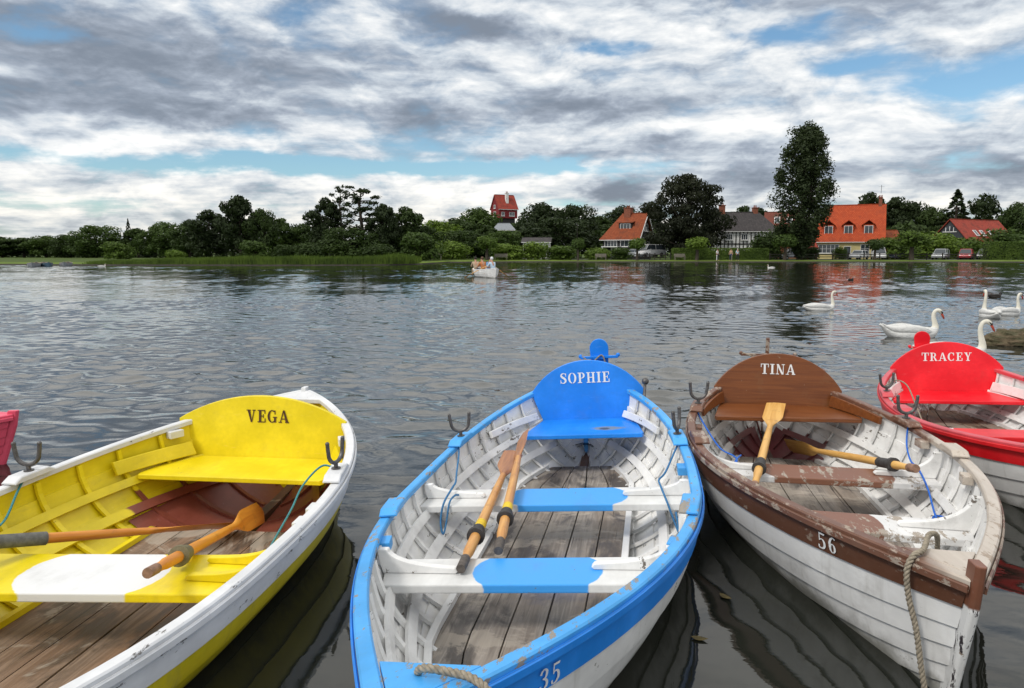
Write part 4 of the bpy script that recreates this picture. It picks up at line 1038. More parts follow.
# ================================================================== HOUSES
def tiles(name, a, b, dirt=(.05, .035, .03)):
    m, n = mat(name); co = n.objco(); s = n.sep(co)
    br = n.new('ShaderNodeTexBrick'); n.put(br.inputs['Vector'], n.comb(s[0], s[2], 0)); br.inputs['Scale'].default_value = 1
    br.inputs['Brick Width'].default_value = .28; br.inputs['Row Height'].default_value = .22; br.inputs['Mortar Size'].default_value = .018
    br.inputs['Color1'].default_value = (*a, 1); br.inputs['Color2'].default_value = (*b, 1); br.inputs['Mortar'].default_value = (*[x * .45 for x in a], 1)
    g = n.noise(co, .8, 5, .65); c = n.mix(n.sstep(g, .45, .75, 0, .55), br.outputs[0], dirt)
    n.out(c, .85, n.bump(br.outputs[1], .4, -.02), spec=.2); return m
MT['tile_orange'] = tiles('orange_roof_tiles', (.42, .068, .026), (.50, .095, .036), (.22, .05, .03))
MT['tile_rust'] = tiles('rust_roof_tiles', (.25, .062, .028), (.31, .085, .036))
MT['tile_red'] = tiles('red_roof_tiles', (.30, .050, .036), (.37, .07, .045))
MT['tile_grey'] = tiles('dark_grey_roof_tiles', (.055, .05, .052), (.08, .072, .072), (.03, .03, .03))
MT['tile_dull'] = tiles('dull_red_roof_tiles', (.17, .055, .04), (.21, .07, .05))
MT['cream'] = plain('cream_render', (.62, .52, .25), .9, .12, 3)
MT['whitewall'] = plain('white_render', (.76, .76, .74), .9, .12, 3)
MT['greywall'] = plain('pale_grey_render', (.22, .24, .26), .9, .15, 3)
MT['darkwall'] = plain('black_weatherboard', (.022, .022, .024), .8, .3, 5)
MT['slatewall'] = plain('dark_grey_boards', (.045, .05, .058), .8, .25, 5)
MT['redwall'] = plain('red_boards', (.20, .018, .022), .8, .25, 4)
MT['brick'] = plain('red_brick', (.24, .085, .05), .9, .35, 8)
MT['frame'] = plain('white_window_frame', (.74, .74, .73), .5, .06, 8)
MT['timber'] = plain('black_timber', (.018, .016, .015), .8, .3, 6)
mg, ng = mat('window_glass'); ng.out((.035, .045, .055), .06, spec=.8); MT['glass'] = mg
def window(root, c, w, h, nx=2, ny=2, face=(0, -1), pane_m=None, t=.07):
    """c: centre on the wall face, face: outward direction in xy"""
    M = Matrix.Translation(c) @ Matrix.Rotation(math.atan2(face[1], face[0]) + math.pi / 2, 4, 'Z')
    mb = MB(); B = lambda x, z, sx, sz, d=.10: mb.box(M @ Vector((x, -.03, z)), (sx, d, sz), M=M.to_3x3().to_4x4())
    B(-w / 2, 0, t, h + t); B(w / 2, 0, t, h + t); B(0, h / 2, w - t, t); B(0, -h / 2, w - t, t)
    for i in range(1, nx): B(-w / 2 + w * i / nx, 0, t * .7, h - t, .08)
    for i in range(1, ny): B(0, -h / 2 + h * i / ny, w - t, t * .5, .06)
    f = mb.build('window', MT['frame'], root)
    mb = MB(); mb.box(M @ Vector((0, .0, 0)), (w - t, .03, h - t), M=M.to_3x3().to_4x4()); mb.build('pane', MT['glass'], f)
    mb = MB(); mb.box(M @ Vector((0, -.08, -h / 2 - t)), (w + .25, .2, .07), M=M.to_3x3().to_4x4()); mb.build('sill', MT['frame'], f)
def house(label, corner, yaw, Wd, Dp, wall_h, ridge_h, wm, rm, insL=0, insR=0, over=.35, name='house', z0=.3, gable_m=None):
    """corner: world xy of the front left corner; x along the ridge, -y faces front"""
    root = empty(name, (corner[0], corner[1], z0), (0, 0, yaw), label=label, cat='house')
    mb = MB()
    L, Rr = insL, Wd - insR
    V = [(0, 0, 0), (Wd, 0, 0), (Wd, Dp, 0), (0, Dp, 0), (0, 0, wall_h), (Wd, 0, wall_h), (Wd, Dp, wall_h), (0, Dp, wall_h), (L, Dp / 2, ridge_h - .12), (Rr, Dp / 2, ridge_h - .12)]
    mb.add(V, [(0, 1, 5, 4), (2, 3, 7, 6)]); mb.add(V, [(1, 2, 6, 9, 5), (3, 0, 4, 8, 7)], 1)
    mb.build('wall', [wm, gable_m or wm], root, fix=False)
    mb = MB(); k = (ridge_h - wall_h) / (Dp / 2); t = .16; ov = over
    for s in (0, 1):
        y0 = -ov if s == 0 else Dp + ov; ze = wall_h - ov * k
        a = [Vector((-ov, y0, ze)), Vector((Wd + ov, y0, ze)), Vector((Rr + (ov if insR == 0 else 0), Dp / 2, ridge_h)), Vector((L - (ov if insL == 0 else 0), Dp / 2, ridge_h))]
        b = [p + Vector((0, 0, t)) for p in a]
        mb.hexa(a + b)
    for ins, x, xr, sg in ((insL, -ov, L, -1), (insR, Wd + ov, Rr, 1)):
        if ins:
            a = [Vector((x, -ov, wall_h - ov * k)), Vector((x, Dp + ov, wall_h - ov * k)), Vector((xr, Dp / 2, ridge_h))]; b = [p + Vector((0, 0, t)) for p in a]
            mb.add(a + b, [(0, 1, 2), (5, 4, 3), (0, 3, 4, 1), (1, 4, 5, 2), (2, 5, 3, 0)])
    rf = mb.build('roof', rm, root)
    mb = MB(); mb.box((( L + Rr) / 2, Dp / 2, ridge_h + t), (Rr - L, .22, .12)); mb.build('ridge_tiles', rm, rf)
    mb = MB(); mb.box((Wd / 2, -ov - .06, wall_h - ov * k + .03), (Wd + 2 * ov, .1, .1)); mb.build('gutter', MT['frame'] if wm is not MT['slatewall'] else MT['slatewall'], root)
    return root, rf
def chimney(root, x, y, z0, z1, m, w=.7):
    mb = MB(); mb.box((x, y, (z0 + z1) / 2), (w, w, z1 - z0)); mb.box((x, y, z1 + .04), (w + .16, w + .16, .14))
    c = mb.build('chimney', m, root)
    for dx in (-.16, .16):
        mb = MB(); mb.tube([(x + dx, y, z1 + .1), (x + dx, y, z1 + .5)], [.11, .09], 10); mb.build('chimney_pot', MT['tile_rust'], c)
def dormer(root, x, z, w, h, depth, rm, kind='gable', wm=None, front=0.0):
    mb = MB(); y = front
    mb.box((x, y + depth / 2, z), (w, depth, h)); d = mb.build('dormer', wm or MT['tile_orange'], root)
    mb = MB()
    if kind == 'gable':
        for s in (-1, 1):
            a = [Vector((x + s * (w / 2 + .22), y - .2, z + h / 2 - .12)), Vector((x, y - .2, z + h / 2 + .75)), Vector((x, y + depth, z + h / 2 + .75)), Vector((x + s * (w / 2 + .22), y + depth, z + h / 2 - .12))]
            mb.hexa(a + [p + Vector((0, 0, .12)) for p in a])
    else: mb.hexa([Vector((x - w / 2 - .2, y - .25, z + h / 2)), Vector((x + w / 2 + .2, y - .25, z + h / 2)), Vector((x + w / 2 + .2, y + depth, z + h / 2 + .5)), Vector((x - w / 2 - .2, y + depth, z + h / 2 + .5))] + [Vector((x - w / 2 - .2, y - .25, z + h / 2 + .14)), Vector((x + w / 2 + .2, y - .25, z + h / 2 + .14)), Vector((x + w / 2 + .2, y + depth, z + h / 2 + .64)), Vector((x - w / 2 - .2, y + depth, z + h / 2 + .64))])
    mb.build('dormer_roof', rm, d)
    window(d, Vector((x, y - .02, z - .02)), w * .72, h * .82, 3 if kind != 'gable' else 2, 1)
def door(root, c, w=.95, h=2.05, col=None):
    mb = MB(); mb.box((c[0], c[1] - .03, c[2] + h / 2), (w, .07, h)); d = mb.build('door', col or MT['slatewall'], root)
    mb = MB()
    for s in (-1, 1): mb.box((c[0] + s * (w / 2 + .05), c[1] - .05, c[2] + h / 2), (.1, .12, h))
    mb.box((c[0], c[1] - .05, c[2] + h + .05), (w + .2, .12, .1)); mb.build('door_frame', MT['frame'], d)
    mb = MB(); mb.box((c[0], c[1] - .075, c[2] + h * .74), (w * .6, .02, h * .3)); mb.build('pane', MT['glass'], d)
    mb = MB(); mb.ball((c[0] + w * .38, c[1] - .10, c[2] + 1.0), .04, 8, 6); mb.build('handle', MT['iron'], d)

# yellow walled house under the bright orange roof
Y = 122.0; yaw3 = R(-24); br = at(882.5, 252, 119.6); W = 11.0
while 512 + F_PX * (br.x - W * math.cos(yaw3)) / (br.y - W * math.sin(yaw3)) > 815.5: W += .05
a = Vector((br.x - W * math.cos(yaw3), br.y - W * math.sin(yaw3), 0)); KX = W / (882.5 - 815.5)
zr = at(850, 206, Y + 3.5).z - .3; zw = at(850, 239, Y).z - .3
h3, r3 = house('cream walled house with a bright orange roof and three dormers', (a.x, a.y), yaw3, W, 7.0, zw, zr, MT['cream'], MT['tile_orange'], insL=1.9)
for px in (830.5, 849.5, 868.5):
    x = (px - 815.5) * KX; dormer(h3, x, at(px, 230.5, Y + .6).z - .3, 1.75, 1.9, 2.6, MT['tile_orange'], 'gable', MT['tile_orange'], .55)
for px, w, nx in ((829.5, 3.9, 6), (866, 1.3, 2)):
    window(h3, Vector(((px - 815.5) * KX, -.02, 1.75)), w, 1.45, nx, 2)
door(h3, ((849.5 - 815.5) * KX, 0, .05))
chimney(h3, W - .6, 3.5, zr - 1.5, zr + 1.2, MT['brick'], .5)
mb = MB(); mb.tube([(W - .6, 3.5, zr + 2.0), (W - .6, 3.5, zr + 3.4)], .035, 6); mb.box((W - .6, 3.5, zr + 3.1), (.9, .03, .03)); mb.build('aerial', MT['iron'], h3)
# first orange roof, dark walls with white windows, gable towards the right
Y = 121.0; c = at(638, 252, Y); yaw = R(-33); Wd, Dp = 6.7, 6.0
cx, cy = c.x - Wd * math.cos(yaw), Y - Wd * math.sin(yaw)
zw = at(637, 236.5, Y).z - .3; zr = at(650, 213.5, Y + 2).z - .3
h1, r1 = house('dark walled house with a rust orange roof and white windows', (cx, cy), yaw, Wd, Dp, zw, zr, MT['darkwall'], MT['tile_rust'], insL=2.4, over=.45)
dormer(h1, Wd * .57, zw + 1.75, 2.5, 1.25, 2.4, MT['tile_rust'], 'shed', MT['darkwall'], 1.0)
for x, w in ((1.6, 2.3), (4.9, 2.9)): window(h1, Vector((x, -.02, zw - 1.05)), w, 1.25, 4, 1)
for y, z, w in ((1.9, zw - .8, 1.7), (4.6, zw - .9, .9), (3.1, zw + 1.6, 1.8)): window(h1, Vector((Wd + .02, y, z)), w, 1.2, 2, 2, (1, 0))
mb = MB()
for s in (0, 1):
    ya, yb = (-.5, Dp / 2) if s == 0 else (Dp + .5, Dp / 2); za = zw - .5 * (zr - zw) / (Dp / 2)
    mb.hexa([Vector((Wd + .47, ya, za - .18)), Vector((Wd + .55, ya, za - .18)), Vector((Wd + .55, yb, zr - .18)), Vector((Wd + .47, yb, zr - .18)), Vector((Wd + .47, ya, za + .14)), Vector((Wd + .55, ya, za + .14)), Vector((Wd + .55, yb, zr + .14)), Vector((Wd + .47, yb, zr + .14))])
mb.build('bargeboard', MT['frame'], h1)
mb = MB(); mb.box((2.2, -1.0, 2.1), (3.0, 2.0, .14)); [mb.box((x, -1.9, 1.03), (.14, .14, 2.0)) for x in (.85, 3.55)]; mb.build('porch', MT['frame'], h1)
door(h1, (2.2, 0, .05), col=MT['whitewall'])
chimney(h1, Wd * .52, Dp / 2, zr - .6, zr + 1.0, MT['brick'], 1.2)
# black and white timbered house
Y = 124.0; a = at(716, 252, Y); W = (778 - 716) / ppm(Y); zw = at(750, 230, Y).z - .3; zr = at(750, 213, Y + 3.4).z - .3
h2, r2 = house('black and white timbered house with a dark grey roof', (a.x, Y), R(3), W, 7, zw, zr, MT['whitewall'], MT['tile_grey'], insR=2.2)
mb = MB(); x = .1
for i in range(17): mb.box((.1 + i * (W - .2) / 16, -.03, zw / 2 + .4), (.15, .08, zw - .9))
for z in (zw - .12, zw * .52, .55): mb.box((W / 2, -.045, z), (W - .02, .09, .18))
mb.build('timber_frame', MT['timber'], h2)
for f in (.20, .45, .70, .92): window(h2, Vector((W * f, -.09, zw * .76)), 1.15, 1.0, 3, 1)
for f in (.30, .62): window(h2, Vector((W * f, -.09, zw * .3)), 1.3, 1.0, 3, 1)
chimney(h2, 2.0, 3.5, zr - .6, zr + 1.3, MT['brick'], .9); chimney(h2, W - 2.9, 3.6, zr - .6, zr + .9, MT['brick'], .8)
Y = 133.0; a = at(764, 252, Y)
hb_, rb_ = house('small house with a red roof and rooflights left of the poplar', (a.x, Y), R(-22), 6.5, 6, at(770, 230, Y).z - .3, at(770, 213, Y + 3).z - .3, MT['brick'], MT['tile_dull'])
zz = at(770, 230, Y).z - .3; zt = at(770, 213, Y + 3).z - .3
def rooflight(root, x, f, w, h, zw, zr, Dp):
    k = (zr - zw) / (Dp / 2); M = Matrix.Translation((x, Dp / 2 * f, zw + (zr - zw) * f + .20)) @ Matrix.Rotation(math.atan(k), 4, 'X')
    mb = MB(); R3 = M.to_3x3().to_4x4()
    for s in (-1, 1): mb.box(M @ Vector((s * w / 2, 0, 0)), (.1, h + .1, .1), M=R3); mb.box(M @ Vector((0, s * h / 2, 0)), (w - .1, .1, .1), M=R3)
    f_ = mb.build('rooflight', MT['frame'], root); mb = MB(); mb.box(M @ Vector((0, 0, -.01)), (w - .08, h - .08, .05), M=R3); mb.build('pane', MT['glass'], f_)
for x in (2.0, 4.2): rooflight(hb_, x, .5, .9, 1.5, zz, zt, 6)
# red shed left of the yellow house
a = at(806, 252, 119); h6, _ = house('low red shed beside the yellow walled house', (a.x, 119), 0, 1.9, 2.6, 1.75, 2.9, MT['redwall'], MT['tile_red'], over=.15, name='shed'); door(h6, (.95, 0, .03), .8, 1.6, MT['slatewall']); h6['category'] = 'shed'
# small lean-to right of the yellow house
a = at(887, 252, 125); h7, _ = house('small brick outhouse with a rust roof right of the yellow walled house', (a.x, 125), 0, 2.2, 3, at(890, 239, 125).z - .3, at(890, 231, 126.5).z - .3, MT['brick'], MT['tile_rust'], over=.2, name='outhouse'); window(h7, Vector((1.1, -.02, 1.6)), .8, .9, 2, 1)
# barn on the right
Y = 124.0; c = at(971, 252, Y); yaw = R(27)
zr = at(958, 219.5, Y + 2.5).z - .3; zw = at(971, 244.5, Y).z - .3
h4, _ = house('long barn with a dull red roof and a dark gable', (c.x, Y), yaw, 14.5, 8.0, zw, zr, MT['slatewall'], MT['tile_red'], over=.3, name='barn')
for x in (4.0, 6.0, 8.6): rooflight(h4, x, .42, .85, 1.3, zw, zr, 8.0)
mb = MB(); mb.prism([(2.9, zr - 2.1), (5.1, zr - 2.1), (4.0, zr - .8)], lambda x, y, d: Vector((d, x, y)), -.06, -.02); g_ = mb.build('gable_window', MT['glass'], h4)
mb = MB()
for y0, y1 in ((2.8, 5.2),): mb.box((-.06, 4, zr - 2.15), (.1, 2.5, .12))
for yy in (3.3, 4.0, 4.7): mb.box((-.08, yy, zr - 1.75 + (.2 if yy == 4 else 0)), (.06, .1, .75))
mb.build('frame', MT['frame'], g_)
# red house on top of a tower, seen over the trees
Y = 190.0; c = at(499, 252, Y); zb = at(505, 218, Y).z; ze = at(505, 208, Y).z; zr = at(505, 194.5, Y).z; yaw = R(28)
hw = house('tall red house standing on a tower above the trees', (c.x, Y), yaw, 5.6, 4.8, ze - zb, zr - zb, MT['redwall'], MT['tile_red'], over=.25, name='tower_house', z0=zb)[0]; hw['category'] = 'tower'
chimney(hw, 3.0, 1.2, zr - zb - 2.6, zr - zb + .5, MT['whitewall'], .75)
window(hw, Vector((3.9, -.02, 1.1)), 1.5, 1.0, 3, 1); window(hw, Vector((1.2, -.02, 1.1)), .9, 1.0, 2, 1)
window(hw, Vector((-.02, 2.4, 1.2)), 1.4, 1.2, 2, 2, (-1, 0)); window(hw, Vector((-.02, 2.4, 3.1)), .9, .9, 2, 1, (-1, 0))
mb = MB(); mb.box((2.8, 2.4, -(zb - .3) / 2), (4.6, 4.0, zb - .3)); mb.build('tower', MT['darkwall'], hw)
for z in (-3, -6): window(hw, Vector((2.8, .38, z)), .8, .9, 2, 1)
# pale building and white shed below the tower
Y = 150.0; a = at(493, 252, Y); zt = at(500, 224, Y + 3).z - .3
h8, _ = house('pale grey flat fronted building half hidden by trees', (a.x, Y), 0, 4.6, 6, at(500, 230, Y).z - .3, zt, MT['greywall'], MT['greywall'], over=.2, insL=1, insR=1, name='building'); h8['category'] = 'building'
for x in (1.2, 3.2): window(h8, Vector((x, -.02, 3.6)), 1.0, 1.1, 2, 1)
Y = 118.0; a = at(523, 252, Y)
h9, _ = house('low white walled cottage under the dark domed trees', (a.x, Y), R(-6), 4.4, 4, at(530, 242, Y).z - .3, at(530, 238.5, Y + 2).z - .3, MT['whitewall'], MT['tile_grey'], over=.3, name='cottage')
window(h9, Vector((3.2, -.02, 1.25)), 1.4, .9, 3, 1); door(h9, (1.2, 0, .02), .9, 1.5, MT['timber'])

# ================================================================== CARS, FENCE, BENCHES, POLES
MT['tyre'] = plain('tyre_rubber', (.018, .018, .018), .85, .2, 20)
MT['alloy'] = plain('wheel_rim', (.35, .35, .36), .4, .1, 20, metal=.8)
MT['lampglass'] = plain('headlight_glass', (.75, .75, .72), .15, .05, 20)
MT['redlamp'] = plain('tail_light_red', (.40, .01, .01), .2, .05, 20)
MT['plate'] = plain('number_plate', (.70, .70, .66), .5, .05, 20)
def carpaint(name, col):
    m, n = mat(name); n.out(n.mix(n.noise(n.objco(), 1.5, 3), tuple(x * .9 for x in col), col), .28, spec=.5, coat=.6); return m
CP_ = {'silver': carpaint('silver_car_paint', (.42, .44, .46)), 'white': carpaint('white_car_paint', (.68, .69, .70)), 'navy': carpaint('navy_car_paint', (.02, .03, .08)), 'red': carpaint('red_car_paint', (.42, .018, .03)), 'grey': carpaint('dark_grey_car_paint', (.07, .075, .085))}
def car(px, Y, paintk, label, yaw, kind='hatch', z0=.32):
    p = at(px, 252, Y); root = empty('parked_car', (p.x, Y, z0), (0, 0, yaw), label=label, cat='van' if kind == 'van' else 'car', group='vehicles parked along the far road')
    # side profile in (x along car, z), front = -x
    Lc, Hc, Wc = {'hatch': (4.0, 1.48, 1.72), 'van': (4.8, 1.95, 1.85), 'suv': (4.4, 1.68, 1.82), 'pickup': (5.0, 1.75, 1.82)}[kind]
    hb = .92 if kind != 'van' else 1.08
    prof = [(-.5, .28), (-.5, .62), (-.47, .70), (-.26, hb / 1.0), (.47, hb), (.5, .75), (.5, .30)]
    mb = MB(); rg = []
    for wy, k in ((-.5, .92), (-.485, 1), (-.40, 1.02), (.40, 1.02), (.485, 1), (.5, .92)):
        rg.append([Vector((x * Lc * (1 if abs(wy) < .49 else .985), wy * Wc, .30 + (z - .30) * k)) for x, z in prof])
    mb.rings(rg); b = mb.build('body', CP_[paintk], root, smooth=35, bevel=.03)
    gx = {'hatch': (-.20, -.07, .36, .47), 'van': (-.34, -.22, .47, .49), 'suv': (-.20, -.08, .42, .48), 'pickup': (-.20, -.09, .12, .17)}[kind]
    mb = MB(); mb.hexa([Vector((x * Lc, s * Wc * .475, hb - .02)) for x, s in ((gx[0], -1), (gx[3], -1), (gx[3], 1), (gx[0], 1))] + [Vector((x * Lc, s * Wc * .39, Hc - .05)) for x, s in ((gx[1], -1), (gx[2], -1), (gx[2], 1), (gx[1], 1))]); mb.build('windows', MT['glass'], root)
    mb = MB(); mb.hexa([Vector((x * Lc, s * Wc * .40, Hc - .06)) for x, s in ((gx[1] - .005, -1), (gx[2] + .005, -1), (gx[2] + .005, 1), (gx[1] - .005, 1))] + [Vector((x * Lc, s * Wc * .36, Hc)) for x, s in ((gx[1] + .02, -1), (gx[2] - .02, -1), (gx[2] - .02, 1), (gx[1] + .02, 1))])
    for s in (-1, 1):
        for xb, xt in ((gx[0], gx[1]), (gx[3], gx[2]), ((gx[0] + gx[3]) / 2,) * 2): mb.tube([(xb * Lc, s * Wc * .476, hb - .02), (xt * Lc, s * Wc * .392, Hc - .05)], .035, 6)
    mb.build('roof', CP_[paintk], root, bevel=.02)
    for s in (-1, 1):
        for x in (-.32, .31):
            mb = MB(); mb.tube([(x * Lc, s * (Wc / 2 - .2), .31), (x * Lc, s * (Wc / 2 - .19), .31), (x * Lc, s * (Wc / 2 + .0), .31), (x * Lc, s * (Wc / 2 + .012), .31)], [.29, .31, .31, .28], 16); wl = mb.build('wheel', MT['tyre'], root, smooth=40)
            mb = MB(); mb.tube([(x * Lc, s * (Wc / 2 - .02), .31), (x * Lc, s * (Wc / 2 + .02), .31)], [.20, .17], 12); mb.build('rim', MT['alloy'], wl)
        mb = MB(); mb.ball((-.485 * Lc, s * Wc * .37, .66), (.07, .17, .085)); mb.build('headlight', MT['lampglass'], root, smooth=True)
        mb = MB(); mb.ball((.492 * Lc, s * Wc * .40, .74), (.05, .12, .12)); mb.build('tail_light', MT['redlamp'], root, smooth=True)
        mb = MB(); mb.ball((-.16 * Lc, s * Wc * .53, hb + .06), (.06, .09, .07), 8, 6); mb.build('wing_mirror', CP_[paintk], root, smooth=True)
    mb = MB(); mb.box((-.503 * Lc, 0, .42), (.02, .5, .11)); mb.build('number_plate', MT['plate'], root)
    return root
car(793, 113.5, 'silver', 'silver pickup half hidden by the poplar', R(12), 'pickup')
car(859, 113.5, 'white', 'white car parked left of the white van, before the door of the yellow house', R(40), 'hatch')
car(878.5, 113.5, 'white', 'white van parked below the right end of the orange roof', R(68), 'van')
car(896, 113.5, 'navy', 'dark blue car parked right of the white van', R(40), 'hatch')
car(941, 113.5, 'silver', 'silver car parked left of the red car', R(48), 'suv')
car(966, 113.5, 'red', 'dark red car parked near the right hedge', R(52), 'suv')
car(985, 113.5, 'grey', 'dark grey car half behind the right hedge', R(50), 'suv')
car(651, 117, 'white', 'white van parked below the gable of the first orange roofed house', R(25), 'van', .8)
car(640, 117.5, 'silver', 'silver car parked left of the van, below the first orange roofed house', R(140), 'hatch', .5)
MT['fencewood'] = plain('dark_fence_wood', (.03, .026, .022), .9, .35, 8)
MT['benchwood'] = plain('grey_bench_wood', (.20, .18, .15), .9, .3, 8)
def fence(px0, px1, Y, label, h=1.05, step=2.3):
    a, b = at(px0, 252, Y), at(px1, 252, Y); W = b.x - a.x; root = empty('fence', (a.x, Y, .28), label=label, cat='fence')
    n = int(W / step)
    for i in range(n + 1):
        mb = MB(); x = W * i / n; mb.box((x, 0, h / 2), (.12, .12, h)); mb.box((x, 0, h + .02), (.15, .15, .05)); mb.build('post', MT['fencewood'], root)
    for z in (h * .45, h * .82):
        mb = MB(); mb.box((W / 2, -.08, z), (W, .04, .11)); mb.build('rail', MT['fencewood'], root)
fence(770, 990, 108.5, 'dark post and rail fence before the parked cars')
fence(634, 676, 110, 'dark close fence below the first orange roofed house', 1.0, .8)
def bench(px, Y, label, w=1.7):
    p = at(px, 252, Y); root = empty('park_bench', (p.x, Y, .27), label=label, cat='bench', group='benches on the far bank')
    mb = MB()
    for i in range(4): mb.box((0, -.25 + i * .13, .45), (w, .11, .035))
    mb.build('seat', MT['benchwood'], root)
    mb = MB()
    for i in range(4): mb.box((0, .26 + i * .02, .56 + i * .12), (w, .03, .10))
    mb.build('backrest', MT['benchwood'], root)
    for s in (-1, 1):
        mb = MB(); mb.box((s * (w / 2 - .12), -.24, .215), (.07, .07, .43)); mb.box((s * (w / 2 - .12), .28, .45), (.07, .07, .90)); mb.box((s * (w / 2 - .12), .0, .64), (.06, .56, .05)); mb.box((s * (w / 2 - .12), -.24, .53), (.06, .06, .2)); mb.build('leg', MT['benchwood'], root)
bench(601, 107, 'grey bench on the bank below the left end of the first orange roofed house'); bench(680, 107, 'grey bench at the left end of the long hedge'); bench(501, 107, 'grey bench on the bank behind the rowed boat', 2.0); bench(437, 106.5, 'grey bench on the bank left of the rowed boat', 1.4)
def pole(px, top, Y, label, lean=0, m='whitewall', r=.05, z0=.3):
    p = at(px, 252, Y); h = at(px, top, Y).z - z0; root = empty('pole', (p.x, Y, z0), (0, lean, 0), label=label, cat='pole')
    mb = MB(); mb.tube([(0, 0, 0), (0, 0, h)], [r, r * .7], 8); mb.build('shaft', MT[m], root); mb = MB(); mb.ball((0, 0, h), r * 1.4, 8, 6); mb.build('finial', MT[m], root)
pole(577, 224, 109, 'thin dark pole on the bank beside the clipped tree', 0, 'fencewood')
pole(577, 235, 125, 'slanting white pole leaning left among the trees', R(-42), 'frame', .09)
pole(717, 255.5, 104.5, 'short white post at the water edge below the long hedge', 0, 'frame', .055)
pole(732, 256, 104.5, 'short pale post at the water edge below the three people', 0, 'benchwood', .06)

# ================================================================== PEOPLE
def pm(name, c): return plain(name, c, .8, .15, 10)
SK = pm('skin', (.50, .29, .20)); CL = {k: pm(k + '_cloth', v) for k, v in dict(white=(.66, .67, .70), navy=(.03, .04, .09), dark=(.03, .03, .035), blue=(.16, .30, .52), pale=(.45, .58, .70), red=(.40, .06, .05), orange=(.5, .19, .07), tan=(.42, .32, .22), grey=(.2, .2, .22)).items()}
HAIR = {'dark': pm('dark_hair', (.02, .015, .012)), 'brown': pm('brown_hair', (.10, .055, .03)), 'white': pm('white_hair', (.55, .53, .50))}
def skin(name, verts, edges, rad, m, parent):
    me = bpy.data.meshes.new(name); me.from_pydata(verts, edges, []); me.materials.append(m)
    o = bpy.data.objects.new(name, me); C.objects.link(o); o.parent = parent
    md = o.modifiers.new('skin', 'SKIN'); md.use_smooth_shade = True
    if not me.skin_vertices: bpy.context.view_layer.objects.active = o
    for i, r in enumerate(rad): me.skin_vertices[0].data[i].radius = (r, r)
    me.skin_vertices[0].data[0].use_root = True
    sb = o.modifiers.new('smooth', 'SUBSURF'); sb.levels = 1; sb.render_levels = 1
    return o
def person(loc, yaw, label, top, bottom, hair, pose='stand', k=1.0, group=None, hat=None):
    root = empty('person', loc, (0, 0, yaw), label=label, cat='person', group=group); root.scale = (k, k, k)
    if pose == 'stand':
        J = dict(pel=(0, 0, .93), wst=(0, 0, 1.08), chs=(0, -.01, 1.30), nek=(0, 0, 1.47), hd=(0, -.02, 1.60), hd2=(0, -.02, 1.68), ns=(0, -.13, 1.61))
        for s, n in ((-1, 'l'), (1, 'r')):
            J.update({n + 'sh': (s * .17, 0, 1.41), n + 'el': (s * .25, .03, 1.14), n + 'ha': (s * .24, -.10, .93), n + 'fi': (s * .235, -.13, .85), n + 'hip': (s * .10, 0, .88), n + 'kn': (s * .12, -.02 - .05 * s, .50), n + 'an': (s * .12, .02 - .10 * s, .09), n + 'to': (s * .14, -.14 - .10 * s, .04)})
    else:
        J = dict(pel=(0, 0, .10), wst=(0, -.02, .26), chs=(0, -.08, .48), nek=(0, -.12, .65), hd=(0, -.15, .78), hd2=(0, -.15, .86), ns=(0, -.26, .78))
        for s, n in ((-1, 'l'), (1, 'r')):
            J.update({n + 'sh': (s * .17, -.09, .59), n + 'el': (s * .26, -.22, .36), n + 'ha': (s * .20, -.46, .34), n + 'fi': (s * .17, -.53, .34), n + 'hip': (s * .10, -.03, .09), n + 'kn': (s * .13, -.45, .22), n + 'an': (s * .12, -.66, -.16), n + 'to': (s * .12, -.80, -.20)})
    RD = dict(pel=.125, wst=.11, chs=.135, nek=.052, hd=.085, hd2=.075, ns=.02, sh=.065, el=.042, ha=.034, fi=.026, hip=.088, kn=.058, an=.042, to=.038)
    E_ = [('pel', 'wst'), ('wst', 'chs'), ('chs', 'nek'), ('nek', 'hd'), ('hd', 'hd2'), ('hd', 'ns')]
    for n in 'lr': E_ += [('chs', n + 'sh'), (n + 'sh', n + 'el'), (n + 'el', n + 'ha'), (n + 'ha', n + 'fi'), ('pel', n + 'hip'), (n + 'hip', n + 'kn'), (n + 'kn', n + 'an'), (n + 'an', n + 'to')]
    def make(nm, keys, f, m):
        ix = {q: i for i, q in enumerate(keys)}
        return skin(nm, [J[q] for q in keys], [(ix[a], ix[b]) for a, b in E_ if a in ix and b in ix], [RD[q if q in RD else q[1:]] * f for q in keys], m, root)
    keys = ['pel', 'wst', 'chs', 'nek', 'hd', 'hd2', 'ns'] + [n + q for n in 'lr' for q in ('sh', 'el', 'ha', 'fi', 'hip', 'kn', 'an', 'to')]
    make('body', keys, 1.0, SK)
    make('shirt', ['pel', 'wst', 'chs', 'lsh', 'lel', 'rsh', 'rel'], 1.17, CL[top])
    make('trousers', ['pel', 'lhip', 'lkn', 'lan', 'rhip', 'rkn', 'ran'], 1.22, CL[bottom])
    h = Vector(J['hd2']); mb = MB(); mb.ball(h + Vector((0, .025, .0)), (.092, .10, .10), 12, 8); mb.build('hat' if hat else 'hair', CL[hat] if hat else HAIR[hair], root, smooth=True)
    for s in (-1, 1):
        mb = MB(); mb.ball(Vector(J['hd']) + Vector((s * .034, -.086, .022)), .013, 8, 6); mb.build('eye', HAIR['dark'], root, smooth=True)
    return root
